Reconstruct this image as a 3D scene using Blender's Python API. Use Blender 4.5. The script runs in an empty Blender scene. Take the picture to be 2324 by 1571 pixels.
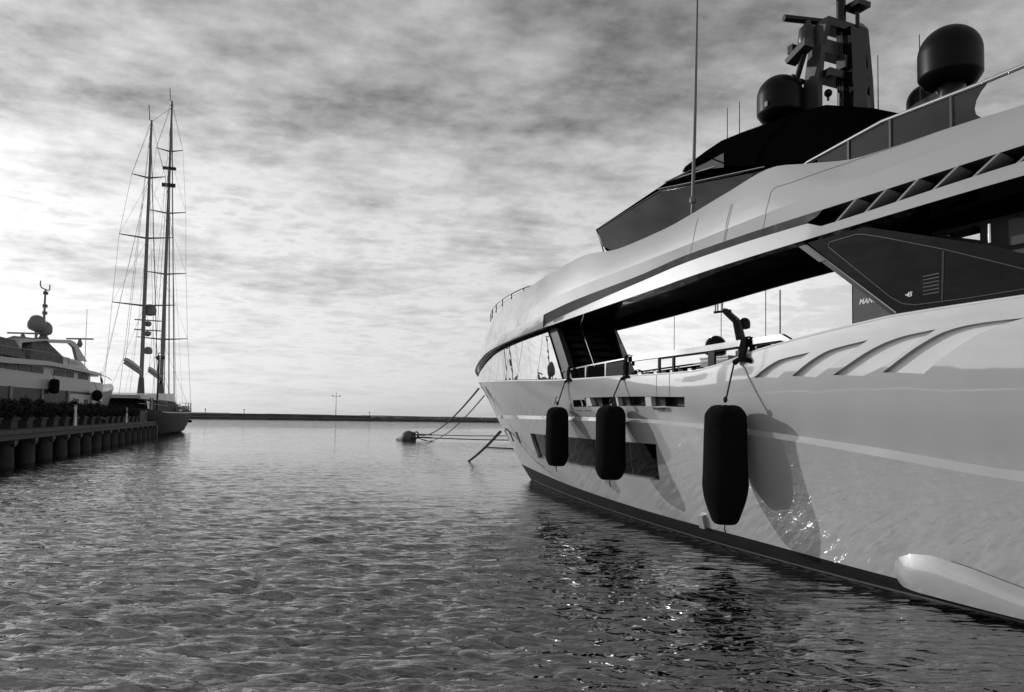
import bpy, bmesh, math, random
import numpy as np
from mathutils import Vector, Matrix
from mathutils.geometry import delaunay_2d_cdt

random.seed(7)
RNG = np.random.default_rng(11)
SC = bpy.context.scene
COL = SC.collection
R = math.radians

# ------------------------------------------------------------------ camera
EYE = 2.6
PITCH = math.atan(91 / 1745.0)
ROLL = math.atan(0.016)
cam_d = bpy.data.cameras.new('camera')
cam = bpy.data.objects.new('camera', cam_d)
COL.objects.link(cam)
cam_d.sensor_width = 36.0
cam_d.lens = 36.0 * 1745 / 2324
cam_d.shift_y = 74.5 / 2324
cam_d.clip_start = 0.1
cam_d.clip_end = 20000
_f = Vector((0, math.cos(PITCH), math.sin(PITCH)))
_u0 = Vector((0, -math.sin(PITCH), math.cos(PITCH)))
_r0 = Vector((1, 0, 0))
_r = _r0 * math.cos(ROLL) + _u0 * math.sin(ROLL)
_u = _u0 * math.cos(ROLL) - _r0 * math.sin(ROLL)
_m = Matrix((_r, _u, -_f)).transposed().to_4x4()
_m.translation = (0, 0, EYE)
cam.matrix_world = _m
SC.camera = cam

# ------------------------------------------------------------------ sky, sun, exposure
SUN_AZ = -58.5          # degrees from +Y, negative = towards the left
SUN_EL = 17.0
world = bpy.data.worlds.new('World')
SC.world = world
world.use_nodes = True
wn, wl = world.node_tree.nodes, world.node_tree.links
wn.clear()


def N(kind, **kw):
    n = wn.new(kind)
    for k, v in kw.items():
        setattr(n, k, v)
    return n


def wmath(op, a, b=None, c=None, clamp=False):
    n = N('ShaderNodeMath', operation=op, use_clamp=clamp)
    for i, v in enumerate((a, b, c)):
        if v is None:
            continue
        if isinstance(v, (int, float)):
            n.inputs[i].default_value = v
        else:
            wl.new(v, n.inputs[i])
    return n.outputs[0]


def wramp(x, a, b, lo, hi, smooth=True):
    n = N('ShaderNodeMapRange', interpolation_type='SMOOTHSTEP' if smooth else 'LINEAR')
    wl.new(x, n.inputs[0])
    for i, v in enumerate((a, b, lo, hi)):
        n.inputs[i + 1].default_value = v
    return n.outputs[0]


sky = N('ShaderNodeTexSky', sky_type='NISHITA', sun_disc=False)
sky.sun_elevation = R(SUN_EL)
sky.sun_rotation = R(SUN_AZ)
sky.air_density = 1.0
sky.dust_density = 1.5
bw = N('ShaderNodeRGBToBW')
wl.new(sky.outputs[0], bw.inputs[0])
tc = N('ShaderNodeTexCoord')
sep = N('ShaderNodeSeparateXYZ')
wl.new(tc.outputs['Generated'], sep.inputs[0])
zc = wmath('ADD', wmath('MAXIMUM', sep.outputs[2], 0.0), 0.09)
cx = wmath('DIVIDE', sep.outputs[0], zc)
cy = wmath('DIVIDE', sep.outputs[1], zc)
cmb = N('ShaderNodeCombineXYZ')
wl.new(cx, cmb.inputs[0])
wl.new(cy, cmb.inputs[1])
mp = N('ShaderNodeMapping')
mp.inputs['Rotation'].default_value = (0, 0, R(-14))
mp.inputs['Scale'].default_value = (0.85, 0.95, 1)
mp.inputs['Location'].default_value = (3.1, 1.7, 0)
wl.new(cmb.outputs[0], mp.inputs[0])


def wnoise(scale, detail, rough, dist, off):
    m = N('ShaderNodeVectorMath', operation='ADD')
    wl.new(mp.outputs[0], m.inputs[0])
    m.inputs[1].default_value = (off, off * 0.7, off * 1.3)
    n = N('ShaderNodeTexNoise')
    wl.new(m.outputs[0], n.inputs['Vector'])
    n.inputs['Scale'].default_value = scale
    n.inputs['Detail'].default_value = detail
    n.inputs['Roughness'].default_value = rough
    n.inputs['Distortion'].default_value = dist
    return n.outputs[0]


n_big = wnoise(0.50, 2, 0.5, 0.0, 4.2)
n_mid = wnoise(1.5, 4, 0.50, 0.0, 0.0)
n_fine = wnoise(5.6, 6, 0.58, 0.0, 9.0)
n_tiny = wnoise(15.0, 5, 0.6, 0.1, 5.5)
el = sep.outputs[2]
dens = wmath('ADD', wmath('ADD', wmath('MULTIPLY', n_big, 0.31), wmath('MULTIPLY', n_tiny, 0.09)), wmath('ADD', wmath('MULTIPLY', n_mid, 0.30), wmath('MULTIPLY', n_fine, 0.30)))
dens = wmath('ADD', dens, wramp(el, 0.10, 0.48, -0.030, 0.040))
# thin cloud glows, thick cloud is grey; both fade into a bright veil near the horizon
thin = wramp(dens, 0.41, 0.475, 0.0, 1.0)
thick = wramp(dens, 0.455, 0.70, 0.0, 1.0, False)
amp = wramp(el, 0.0, 0.24, 0.22, 1.0)
rel = wmath('ADD', 0.75, wmath('MULTIPLY', amp, wmath('SUBTRACT', wmath('MULTIPLY', thin, 0.26), wmath('MULTIPLY', thick, 0.92))))
# thin high cloud evens the clear-sky gradient out
base = wmath('MULTIPLY', wmath('POWER', bw.outputs[0], 0.42), 3.45)
lum = wmath('MULTIPLY', base, rel)
bg = N('ShaderNodeBackground')
bg.inputs[1].default_value = 0.138
wl.new(lum, bg.inputs[0])
wo = N('ShaderNodeOutputWorld')
wl.new(bg.outputs[0], wo.inputs[0])

sun_d = bpy.data.lights.new('sun', 'SUN')
sun_d.energy = 2.0
sun_d.angle = R(0.6)
sun_d.color = (1, 1, 1)
sun = bpy.data.objects.new('sun', sun_d)
COL.objects.link(sun)
SUN_DIR = Vector((math.sin(R(SUN_AZ)) * math.cos(R(SUN_EL)), math.cos(R(SUN_AZ)) * math.cos(R(SUN_EL)), math.sin(R(SUN_EL))))
sun.rotation_euler = SUN_DIR.to_track_quat('Z', 'Y').to_euler()
sun.location = SUN_DIR * 500

SC.view_settings.view_transform = 'Standard'
SC.view_settings.look = 'None'
SC.view_settings.gamma = 1.0
SC.view_settings.use_curve_mapping = False
SC.view_settings.exposure = -0.14
SC.render.engine = 'CYCLES'
SC.cycles.max_bounces = 8
SC.cycles.glossy_bounces = 5
SC.cycles.transparent_max_bounces = 12
SC.cycles.caustics_reflective = True
SC.cycles.caustics_refractive = False
SC.cycles.sample_clamp_indirect = 40.0
SC.cycles.use_denoising = True


# ------------------------------------------------------------------ materials
def mat(name, val, rough=0.5, metal=0.0, coat=0.0, var=0.06, scale=3.0, bump=0.0, bscale=40.0, spec=0.5, coat_rough=0.02, stretch=(1, 1, 1), coat_ior=1.5, wavy=0.0):
    m = bpy.data.materials.new(name)
    m.use_nodes = True
    nt = m.node_tree
    b = nt.nodes['Principled BSDF']
    b.inputs['Roughness'].default_value = rough
    b.inputs['Metallic'].default_value = metal
    b.inputs['Coat Weight'].default_value = coat
    b.inputs['Coat Roughness'].default_value = coat_rough
    b.inputs['Coat IOR'].default_value = coat_ior
    b.inputs['Specular IOR Level'].default_value = spec
    t = nt.nodes.new('ShaderNodeTexCoord')
    mpn = nt.nodes.new('ShaderNodeMapping')
    mpn.inputs['Scale'].default_value = stretch
    nt.links.new(t.outputs['Object'], mpn.inputs[0])
    n = nt.nodes.new('ShaderNodeTexNoise')
    n.inputs['Scale'].default_value = scale
    n.inputs['Detail'].default_value = 5
    nt.links.new(mpn.outputs[0], n.inputs['Vector'])
    r = nt.nodes.new('ShaderNodeMapRange')
    nt.links.new(n.outputs[0], r.inputs[0])
    r.inputs[1].default_value = 0.25
    r.inputs[2].default_value = 0.75
    r.inputs[3].default_value = val * (1 - var)
    r.inputs[4].default_value = val * (1 + var)
    nt.links.new(r.outputs[0], b.inputs['Base Color'])
    if wavy > 0:                      # plates are never quite fair: reflections wander
        n3 = nt.nodes.new('ShaderNodeTexNoise')
        n3.inputs['Scale'].default_value = 0.9
        n3.inputs['Detail'].default_value = 2
        nt.links.new(t.outputs['Object'], n3.inputs['Vector'])
        b3 = nt.nodes.new('ShaderNodeBump')
        b3.inputs['Strength'].default_value = wavy
        b3.inputs['Distance'].default_value = 0.05
        nt.links.new(n3.outputs[0], b3.inputs['Height'])
        nt.links.new(b3.outputs[0], b.inputs['Coat Normal'])
    if bump > 0:
        n2 = nt.nodes.new('ShaderNodeTexNoise')
        n2.inputs['Scale'].default_value = bscale
        n2.inputs['Detail'].default_value = 4
        nt.links.new(mpn.outputs[0], n2.inputs['Vector'])
        bp = nt.nodes.new('ShaderNodeBump')
        bp.inputs['Strength'].default_value = bump
        bp.inputs['Distance'].default_value = 0.02
        nt.links.new(n2.outputs[0], bp.inputs['Height'])
        nt.links.new(bp.outputs[0], b.inputs['Normal'])
    return m


M = dict(
    hull=mat('silver_grey_gelcoat', 0.47, 0.35, coat=1.0, var=0.07, scale=1.3, stretch=(1, 1, 0.22), coat_rough=0.03, coat_ior=2.3, wavy=0.12),
    shell=mat('pearl_grey_paint', 0.40, 0.4, coat=1.0, var=0.025, scale=0.5, coat_rough=0.03, coat_ior=1.7, wavy=0.10),
    gill=mat('pearl_grey_shaded', 0.36, 0.45, coat=0.3, var=0.03, scale=0.5),  # same paint as outside, darkened and dulled to shade the scoops
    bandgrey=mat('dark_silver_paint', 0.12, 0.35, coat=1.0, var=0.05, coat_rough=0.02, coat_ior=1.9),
    fin=mat('grey_mast_paint', 0.05, 0.45, var=0.1, spec=0.3),
    white=mat('white_paint', 0.74, 0.3, coat=0.8, var=0.04, coat_rough=0.03),
    boot=mat('antifouling_paint', 0.016, 0.6, spec=0.12, var=0.35, scale=2.5, bump=0.15, stretch=(0.4, 1, 3)),
    black=mat('black_gloss_paint', 0.005, 0.25, var=0.2, spec=0.3),
    roofblack=mat('black_roof_paint', 0.0025, 0.55, var=0.2, spec=0.0),
    darkgrey=mat('dark_grey_paint', 0.04, 0.35, var=0.1, spec=0.3),
    dark_dome=mat('black_radome', 0.004, 0.4, var=0.2, spec=0.15),
    matte=mat('black_fabric', 0.007, 0.95, var=0.4, scale=14, bump=0.7, bscale=220, spec=0.1),
    mirror=mat('mirrored_glass', 0.54, 0.012, metal=1.0, var=0.02, scale=1.0),
    hullglass=mat('tinted_hull_glass', 0.08, 0.012, metal=1.0, var=0.02, scale=1.0),
    portglass=mat('black_port_glass', 0.003, 0.012, var=0.05, spec=0.07),
    darkglass=mat('dark_tinted_glass', 0.005, 0.015, var=0.05, spec=0.12),
    greyglass=mat('grey_tinted_glass', 0.030, 0.03, var=0.05, spec=0.25),
    chrome=mat('polished_steel', 0.75, 0.12, metal=1.0, var=0.04),
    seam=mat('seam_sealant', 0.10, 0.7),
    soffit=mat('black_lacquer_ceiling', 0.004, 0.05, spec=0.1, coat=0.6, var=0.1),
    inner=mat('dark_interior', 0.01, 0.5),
    teak=mat('teak_deck', 0.16, 0.6, var=0.2, scale=6),
    rope=mat('dark_rope', 0.02, 0.9, var=0.3, scale=60),
    chain=mat('rusty_chain', 0.03, 0.7, metal=0.3, var=0.4, scale=20),
    letter=mat('white_lettering', 0.8, 0.4, var=0.02),
    buoy=mat('weathered_buoy', 0.07, 0.55, var=0.35, scale=2.0, bump=0.2),
    buoywhite=mat('pale_buoy_cone', 0.6, 0.5, var=0.15),
    conc=mat('weathered_concrete', 0.034, 0.85, var=0.35, scale=1.2, bump=0.4, bscale=8),
    concdark=mat('wet_concrete', 0.02, 0.6, var=0.4, scale=2.0, bump=0.4, bscale=8),
    wall=mat('breakwater_concrete', 0.075, 0.9, var=0.45, scale=0.15, bump=0.3, bscale=1.5),
    walllite=mat('breakwater_ledge', 0.16, 0.9, var=0.3, scale=0.3),
    quay=mat('pale_quay_stone', 0.42, 0.85, var=0.2, scale=0.8, bump=0.3),
    mural=mat('mural_paint', 0.26, 0.85, var=0.5, scale=0.12),
    murald=mat('mural_dark_paint', 0.015, 0.85, var=0.3, scale=0.2),
    wood=mat('grey_timber', 0.055, 0.8, var=0.35, scale=3, bump=0.3, stretch=(1, 6, 6)),
    pot=mat('planter_render', 0.026, 0.8, var=0.25, scale=4),
    soil=mat('soil', 0.02, 0.95),
    leaf=mat('hedge_leaf', 0.02, 0.7, spec=0.15, var=0.5, scale=6),
    stem=mat('hedge_stem', 0.03, 0.9),
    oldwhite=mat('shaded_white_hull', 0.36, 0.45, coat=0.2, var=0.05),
    navy=mat('dark_blue_hull', 0.014, 0.6, var=0.3, spec=0.12),
    canvas=mat('grey_canvas', 0.10, 0.9, var=0.2, scale=2, bump=0.4, bscale=5),
    sail=mat('sail_cover', 0.42, 0.85, var=0.15, scale=2, bump=0.3, bscale=6),
    spar=mat('mast_paint', 0.14, 0.4, var=0.1),
    wire=mat('rigging_wire', 0.22, 0.5, metal=0.4),
    dome=mat('grey_radome', 0.16, 0.5, var=0.06),
    orange=mat('life_ring_paint', 0.65, 0.6, var=0.1),
)


# ------------------------------------------------------------------ mesh helpers
class MB:
    def __init__(self):
        self.v, self.f = [], []

    def add(self, v, f):
        o = len(self.v)
        self.v += [tuple(map(float, p)) for p in v]
        self.f += [tuple(i + o for i in q) for q in f]
        return self

    def box(self, c, s, rz=0.0, rx=0.0, ry=0.0):
        m = Matrix.Rotation(rz, 3, 'Z') @ Matrix.Rotation(ry, 3, 'Y') @ Matrix.Rotation(rx, 3, 'X')
        vs = []
        for x in (-.5, .5):
            for y in (-.5, .5):
                for z in (-.5, .5):
                    p = m @ Vector((x * s[0], y * s[1], z * s[2]))
                    vs.append((p.x + c[0], p.y + c[1], p.z + c[2]))
        return self.add(vs, [(0, 1, 3, 2), (4, 6, 7, 5), (0, 4, 5, 1), (2, 3, 7, 6), (0, 2, 6, 4), (1, 5, 7, 3)])

    def tube(self, pts, r, n=8, caps=True):
        pts = [Vector(p) for p in pts]
        rs = r if isinstance(r, (list, tuple)) else [r] * len(pts)
        rings = []
        ref = None
        for i, p in enumerate(pts):
            d = (pts[min(i + 1, len(pts) - 1)] - pts[max(i - 1, 0)]).normalized()
            if ref is None:
                ref = Vector((0, 0, 1)) if abs(d.z) < 0.9 else Vector((1, 0, 0))
            a = (ref - d * ref.dot(d)).normalized()
            ref = a
            b = d.cross(a)
            rings.append([p + (a * math.cos(k * 2 * math.pi / n) + b * math.sin(k * 2 * math.pi / n)) * rs[i] for k in range(n)])
        vs = [q for ring in rings for q in ring]
        fs = []
        for i in range(len(pts) - 1):
            for k in range(n):
                k2 = (k + 1) % n
                fs.append((i * n + k, i * n + k2, (i + 1) * n + k2, (i + 1) * n + k))
        if caps:
            fs.append(tuple(range(n - 1, -1, -1)))
            o = (len(pts) - 1) * n
            fs.append(tuple(range(o, o + n)))
        return self.add(vs, fs)

    def lathe(self, prof, c=(0, 0, 0), n=24, sx=1.0, sy=1.0, axis='Z'):
        vs, fs = [], []
        for r, z in prof:
            for k in range(n):
                a = 2 * math.pi * k / n
                p = (r * math.cos(a) * sx, r * math.sin(a) * sy, z)
                if axis == 'X':
                    p = (p[2], p[0], p[1])
                elif axis == 'Y':
                    p = (p[0], p[2], p[1])
                vs.append((p[0] + c[0], p[1] + c[1], p[2] + c[2]))
        for i in range(len(prof) - 1):
            for k in range(n):
                k2 = (k + 1) % n
                fs.append((i * n + k, i * n + k2, (i + 1) * n + k2, (i + 1) * n + k))
        fs.append(tuple(range(n - 1, -1, -1)))
        o = (len(prof) - 1) * n
        fs.append(tuple(range(o, o + n)))
        return self.add(vs, fs)

    def slab(self, poly, off):
        """polygon of 3-D points thickened by the vector off"""
        n = len(poly)
        off = Vector(off)
        vs = [Vector(p) for p in poly] + [Vector(p) + off for p in poly]
        fs = [tuple(range(n)), tuple(range(2 * n - 1, n - 1, -1))]
        for i in range(n):
            j = (i + 1) % n
            fs.append((i, i + n, j + n, j))
        return self.add(vs, fs)

    def prism(self, poly, y0, y1):
        """polygon in the x-z plane extruded along y"""
        return self.slab([(x, y0, z) for x, z in poly], (0, y1 - y0, 0))

    def loft(self, rings, closed=True, caps=True):
        n = len(rings[0])
        vs = [p for r in rings for p in r]
        fs = []
        for i in range(len(rings) - 1):
            for k in range(n if closed else n - 1):
                k2 = (k + 1) % n
                fs.append((i * n + k, i * n + k2, (i + 1) * n + k2, (i + 1) * n + k))
        if caps and closed:
            fs.append(tuple(range(n - 1, -1, -1)))
            o = (len(rings) - 1) * n
            fs.append(tuple(range(o, o + n)))
        return self.add(vs, fs)

    def ico(self, c, r, sub=2, s=(1, 1, 1)):
        bm = bmesh.new()
        bmesh.ops.create_icosphere(bm, subdivisions=sub, radius=r)
        bm.verts.ensure_lookup_table()
        self.add([(v.co.x * s[0] + c[0], v.co.y * s[1] + c[1], v.co.z * s[2] + c[2]) for v in bm.verts], [[v.index for v in f.verts] for f in bm.faces])
        bm.free()
        return self


def obj(name, mb, material, parent=None, smooth=None, fix=True, loc=None):
    me = bpy.data.meshes.new(name)
    me.from_pydata(mb.v, [], mb.f)
    me.materials.append(M[material])
    if fix:
        bm = bmesh.new()
        bm.from_mesh(me)
        bmesh.ops.recalc_face_normals(bm, faces=bm.faces)
        bm.to_mesh(me)
        bm.free()
    if smooth is not None:
        me.polygons.foreach_set('use_smooth', [True] * len(me.polygons))
        me.set_sharp_from_angle(angle=R(smooth))
    me.update()
    o = bpy.data.objects.new(name, me)
    COL.objects.link(o)
    if parent is not None:
        o.parent = parent
    if loc is not None:
        o.location = loc
    return o


def thing(name, label, cat, loc=(0, 0, 0), rz=0.0, group=None):
    o = bpy.data.objects.new(name, None)
    COL.objects.link(o)
    o.empty_display_size = 0.3
    o.location = loc
    o.rotation_euler = (0, 0, rz)
    return tag(o, label, cat, group)


def tag(o, label=None, cat=None, group=None, kind=None):
    for k, v in (('label', label), ('category', cat), ('group', group), ('kind', kind)):
        if v:
            o[k] = v
    return o


def dup(o, name=None, parent=None, loc=None, rz=None):
    c = o.copy()
    COL.objects.link(c)
    if parent is not None:
        c.parent = parent
    if loc is not None:
        c.location = loc
    if rz is not None:
        c.rotation_euler = (0, 0, rz)
    for ch in list(o.children):
        dup(ch, parent=c)
    return c


def text_mesh(txt, size, depth, shear=0.0, spacing=1.0, bold=0.0):
    cu = bpy.data.curves.new('lettering', 'FONT')
    cu.body = txt
    cu.size = size
    cu.extrude = depth
    cu.offset = bold
    cu.shear = shear
    cu.space_character = spacing
    t = bpy.data.objects.new('lettering', cu)
    COL.objects.link(t)
    bpy.context.view_layer.update()
    me = bpy.data.meshes.new_from_object(t.evaluated_get(bpy.context.evaluated_depsgraph_get()))
    bpy.data.objects.remove(t)
    mb = MB()
    mb.add([v.co[:] for v in me.vertices], [p.vertices[:] for p in me.polygons])
    bpy.data.meshes.remove(me)
    return mb


def xform(mb, fn):
    mb.v = [tuple(fn(*p)) for p in mb.v]
    return mb

# ------------------------------------------------------------------ water
def build_water():
    ys = [4.2]
    while ys[-1] < 160:
        y = ys[-1]
        ys.append(y + max(0.036, y * 0.0042))
    while ys[-1] < 9000:
        ys.append(ys[-1] * (1 + min(0.12, 0.005 + 0.0006 * (ys[-1] - 150))))
    ys = [-600.0, -150.0, -40.0, -12.0, -4.0, 0.0, 1.5, 3.0] + ys
    side = [0.025]
    while side[-1] < 8:
        side.append(side[-1] + 0.05)
    while side[-1] < 60:
        side.append(side[-1] + side[-1] * 0.0072)
    d = 0.45
    while side[-1] < 9000:
        d *= 1.12
        side.append(side[-1] + d)
    xs = np.array([-q for q in side[::-1]] + side)
    ys = np.array(ys)
    dx = np.gradient(xs)
    dy = np.gradient(ys)
    X, Y = np.meshgrid(xs, ys, indexing='ij')
    DX, DY = np.meshgrid(dx, dy, indexing='ij')
    Z = np.zeros_like(X)
    # patches of livelier and of calmer water
    gust = 0.5 + 0.25 * np.sin(X * 0.11 + Y * 0.07 + 1.0) + 0.25 * np.sin(-X * 0.05 + Y * 0.19 + 2.2) * np.sin(X * 0.23 - Y * 0.04)
    TH = R(25)
    u = -(X - 1.02) * math.sin(TH) + (Y - 32.9) * math.cos(TH)
    v = -(X - 1.02) * math.cos(TH) - (Y - 32.9) * math.sin(TH)
    lee = np.clip((np.abs(v) - 4.2) / 5.0, 0, 1) + np.clip((u - 1) / 8, 0, 1)
    lee = 0.34 + 0.66 * np.clip(lee, 0, 1)
    for k in range(120):
        lam = 0.16 * (1.9 / 0.16) ** RNG.random()
        th = (R(86) if lam < 0.6 else R(112)) + RNG.normal(0, R(13) if lam < 0.6 else R(22))
        kx, ky = 2 * math.pi / lam * math.cos(th), 2 * math.pi / lam * math.sin(th)
        amp = 0.0054 * lam * (0.6 + 0.8 * RNG.random()) * (1.7 if lam < 0.34 else (0.75 if lam < 0.7 else 0.34))
        res = np.clip((lam / (2.2 * np.maximum(np.abs(DX * math.cos(th)), np.abs(DY * math.sin(th)))) - 1) / 1.2, 0, 1)
        ph = kx * X + ky * Y + RNG.random() * 6.283 + 0.9 * np.sin(0.5 * X / lam ** 0.6 + 0.25 * Y + k) + 0.6 * np.sin(1.3 * X - 0.7 * Y + 2.1 * k)
        s = np.sin(ph)
        Z += amp * res * (s + 0.36 * np.cos(2 * ph) - 0.12 * np.sin(3 * ph))
    ruffle = (0.60 + 0.80 * gust) * lee * (0.28 + 0.86 * np.clip((55 - Y) / 46, 0, 1))
    Z *= ruffle
    nx, ny = len(xs), len(ys)
    me = bpy.data.meshes.new('water')
    co = np.stack([X, Y, Z], -1).reshape(-1, 3)
    idx = np.arange(nx * ny).reshape(nx, ny)
    q = np.stack([idx[:-1, :-1], idx[1:, :-1], idx[1:, 1:], idx[:-1, 1:]], -1).reshape(-1, 4)
    me.vertices.add(len(co))
    me.vertices.foreach_set('co', co.ravel())
    me.loops.add(q.size)
    me.loops.foreach_set('vertex_index', q.ravel().astype(np.int32))
    me.polygons.add(len(q))
    me.polygons.foreach_set('loop_start', np.arange(0, q.size, 4, dtype=np.int32))
    me.polygons.foreach_set('loop_total', np.full(len(q), 4, dtype=np.int32))
    me.polygons.foreach_set('use_smooth', np.ones(len(q), dtype=bool))
    me.update()
    at = me.attributes.new('ruffle', 'FLOAT', 'POINT')
    at.data.foreach_set('value', ruffle.astype(np.float32).ravel())
    m = bpy.data.materials.new('harbour_water')
    m.use_nodes = True
    nt = m.node_tree
    b = nt.nodes['Principled BSDF']
    b.inputs['Base Color'].default_value = (0.006, 0.006, 0.006, 1)
    b.inputs['Roughness'].default_value = 0.02
    b.inputs['IOR'].default_value = 3.3
    t = nt.nodes.new('ShaderNodeTexCoord')
    ra = nt.nodes.new('ShaderNodeAttribute')
    ra.attribute_name = 'ruffle'
    prev = None
    for sc, dist, rot in ((0.8, 0.065, 14), (2.0, 0.062, -10), (4.4, 0.040, 6), (9.0, 0.006, -4)):
        mpn = nt.nodes.new('ShaderNodeMapping')
        mpn.inputs['Rotation'].default_value = (0, 0, R(rot))
        mpn.inputs['Scale'].default_value = (0.50, 1.75, 1)
        mpn.inputs['Location'].default_value = (sc * 3.1, sc, 0)
        nt.links.new(t.outputs['Object'], mpn.inputs[0])
        n = nt.nodes.new('ShaderNodeTexNoise')
        n.inputs['Scale'].default_value = sc
        n.inputs['Detail'].default_value = 1.5
        n.inputs['Distortion'].default_value = 0.6
        nt.links.new(mpn.outputs[0], n.inputs['Vector'])
        bp = nt.nodes.new('ShaderNodeBump')
        bp.inputs['Distance'].default_value = dist
        nt.links.new(ra.outputs['Fac'], bp.inputs['Strength'])
        nt.links.new(n.outputs[0], bp.inputs['Height'])
        if prev:
            nt.links.new(prev.outputs[0], bp.inputs['Normal'])
        prev = bp
    nt.links.new(prev.outputs[0], b.inputs['Normal'])
    me.materials.append(m)
    o = bpy.data.objects.new('water', me)
    COL.objects.link(o)
    tag(o, kind='structure')


build_water()
sb = MB()
sb.box((0, 0, -4.0), (18000, 18000, 0.2))
tag(obj('seabed', sb, 'concdark'), kind='structure')

qb = MB()
qb.box((-2.5, -7.2, -1.0), (23, 13.0, 4.0))
tag(obj('quay', qb, 'quay'), kind='structure')

# ------------------------------------------------------------------ breakwater
WA = Vector((-171.41, 413.0, 0))
WB = Vector((-9.32, 535.4, 0))
WD = (WB - WA).normalized()
W_RZ = math.atan2(WD.y, WD.x)
WH = 3.4


def wx(mb):       # local x runs along the wall from its left visible end, local y away from the harbour
    return mb


bwk = thing('breakwater', 'long low dark concrete breakwater wall closing off the harbour on the horizon', 'breakwater', WA, W_RZ)
b = MB()
b.box((80, 2.6, 0.2), (700, 5.0, 3.2))
obj('foundation', b, 'wall', bwk)
ledge = MB().box((0, -0.05, 1.15), (19.7, 0.9, 0.35))
panel = MB().box((0, 0.8, 2.2), (19.8, 0.8, 1.75))
cap = MB().box((0, 0.75, 3.2), (19.9, 1.1, 0.3))
protos = [obj('ledge', ledge, 'walllite', bwk), obj('wall_panel', panel, 'wall', bwk), obj('coping', cap, 'wall', bwk)]
k = 0
for i in range(-6, 22):
    x = 10 + i * 20.0
    for pi, p in enumerate(protos):
        o = p if i == -6 else p.copy()
        if o is not p:
            COL.objects.link(o)
            o.parent = bwk
        dz = 0.10 * math.sin(i * 2.3 + pi) if pi == 2 else 0
        o.location = (x, 0.03 * math.sin(i * 1.7), dz)
mu = MB().box((162, 0.37, 2.15), (112, 0.06, 1.7))
obj('mural', mu, 'mural', bwk)
ml = MB()
for i in range(9):
    x = 107 + i * 1.9
    ml.slab([(x, 0.335, 1.45), (x + 2.3, 0.335, 1.45 + 0.6 * abs(math.sin(i))), (x + 1.5, 0.335, 2.3 + 0.5 * math.sin(i * 1.3)), (x + 0.3, 0.335, 2.0)], (0, -0.02, 0))
for i in range(6):
    x = 195 + i * 2.4
    ml.slab([(x, 0.335, 1.45), (x + 1.8, 0.335, 1.45), (x + 1.1, 0.335, 2.7 - 0.2 * (i % 2))], (0, -0.02, 0))
obj('mural_figure', ml, 'murald', bwk)
tm = text_mesh('VIAREGGIO \u00c8 IL CARNEVALE', 2.0, 0.01, 0, 1.0)
wid = max(p[0] for p in tm.v)
xform(tm, lambda x, y, z: (129.4 + x * 63.5 / wid, 0.31 - z, 1.48 + y * 1.12))
obj('mural_lettering', tm, 'murald', bwk, fix=False)


def on_wall(x, y=1.0, z=3.35):
    return WA + WD * x + Vector((-WD.y, WD.x, 0)) * y + Vector((0, 0, z))


lp = thing('light_mast', 'tall thin light mast with a crossbar standing on the breakwater', 'light mast', on_wall(83.4, 2.0), W_RZ)
obj('pole', MB().tube([(0, 0, -0.6), (0, 0, 14.0)], [0.22, 0.10], 8), 'spar', lp)
obj('crossbar', MB().box((0, 0, 11.2), (5.2, 0.18, 0.2)), 'spar', lp)
for s in (-1, 1):
    obj('floodlight', MB().box((s * 2.3, -0.1, 11.45), (0.9, 0.5, 0.45)), 'spar', lp)
for x, h, lab in ((7.2, 1.5, 'short post with a lantern head on the breakwater near the sailing yacht bow'), (28.1, 1.7, 'slim marker post on the breakwater between the sailing yacht and the light mast'), (105.3, 1.6, 'short dark marker post on the breakwater right of the tall light mast')):
    p = thing('marker_post', lab, 'post', on_wall(x, 1.0), W_RZ, 'marker posts on the breakwater')
    obj('post', MB().tube([(0, 0, -0.3), (0, 0, h)], 0.14, 8), 'murald', p)
    obj('lantern', MB().lathe([(0.12, h), (0.34, h + 0.05), (0.34, h + 0.5), (0.1, h + 0.75)], n=10), 'murald', p)
for x, lab in ((12.2, 'small round float in front of the breakwater nearest the sailing yacht'), (37.5, 'small round float at the foot of the breakwater left of the light mast'), (67.4, 'dark round float on the water just left of the light mast')):
    p = WA + WD * x + Vector((WD.y, -WD.x, 0)) * 6
    t = thing('float', lab, 'float', (p.x, p.y, 0), 0, 'small floats along the breakwater')
    obj('ball', MB().ico((0, 0, 0.25), 0.62, 2), 'buoy', t, 40)
    obj('eye', MB().tube([(0, 0, 0.8), (0, 0, 1.05)], 0.12, 6), 'chain', t)

# ------------------------------------------------------------------ big motor yacht: hull lines
UA = -38.0


def cub(xs, ys, x):
    xs = np.asarray(xs, float)
    ys = np.asarray(ys, float)
    x = np.asarray(x, float)
    h = np.diff(xs)
    d = np.diff(ys) / h
    m = np.zeros(len(xs))
    m[0], m[-1] = d[0], d[-1]
    for i in range(1, len(xs) - 1):
        m[i] = 0 if d[i - 1] * d[i] <= 0 else 3 * (h[i - 1] + h[i]) / ((2 * h[i] + h[i - 1]) / d[i - 1] + (h[i] + 2 * h[i - 1]) / d[i])
    x = np.clip(x, xs[0], xs[-1])
    k = np.clip(np.searchsorted(xs, x) - 1, 0, len(xs) - 2)
    t = (x - xs[k]) / h[k]
    return (1 + 2 * t) * (1 - t) ** 2 * ys[k] + t * (1 - t) ** 2 * h[k] * m[k] + t * t * (3 - 2 * t) * ys[k + 1] + t * t * (t - 1) * h[k] * m[k + 1]


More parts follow.
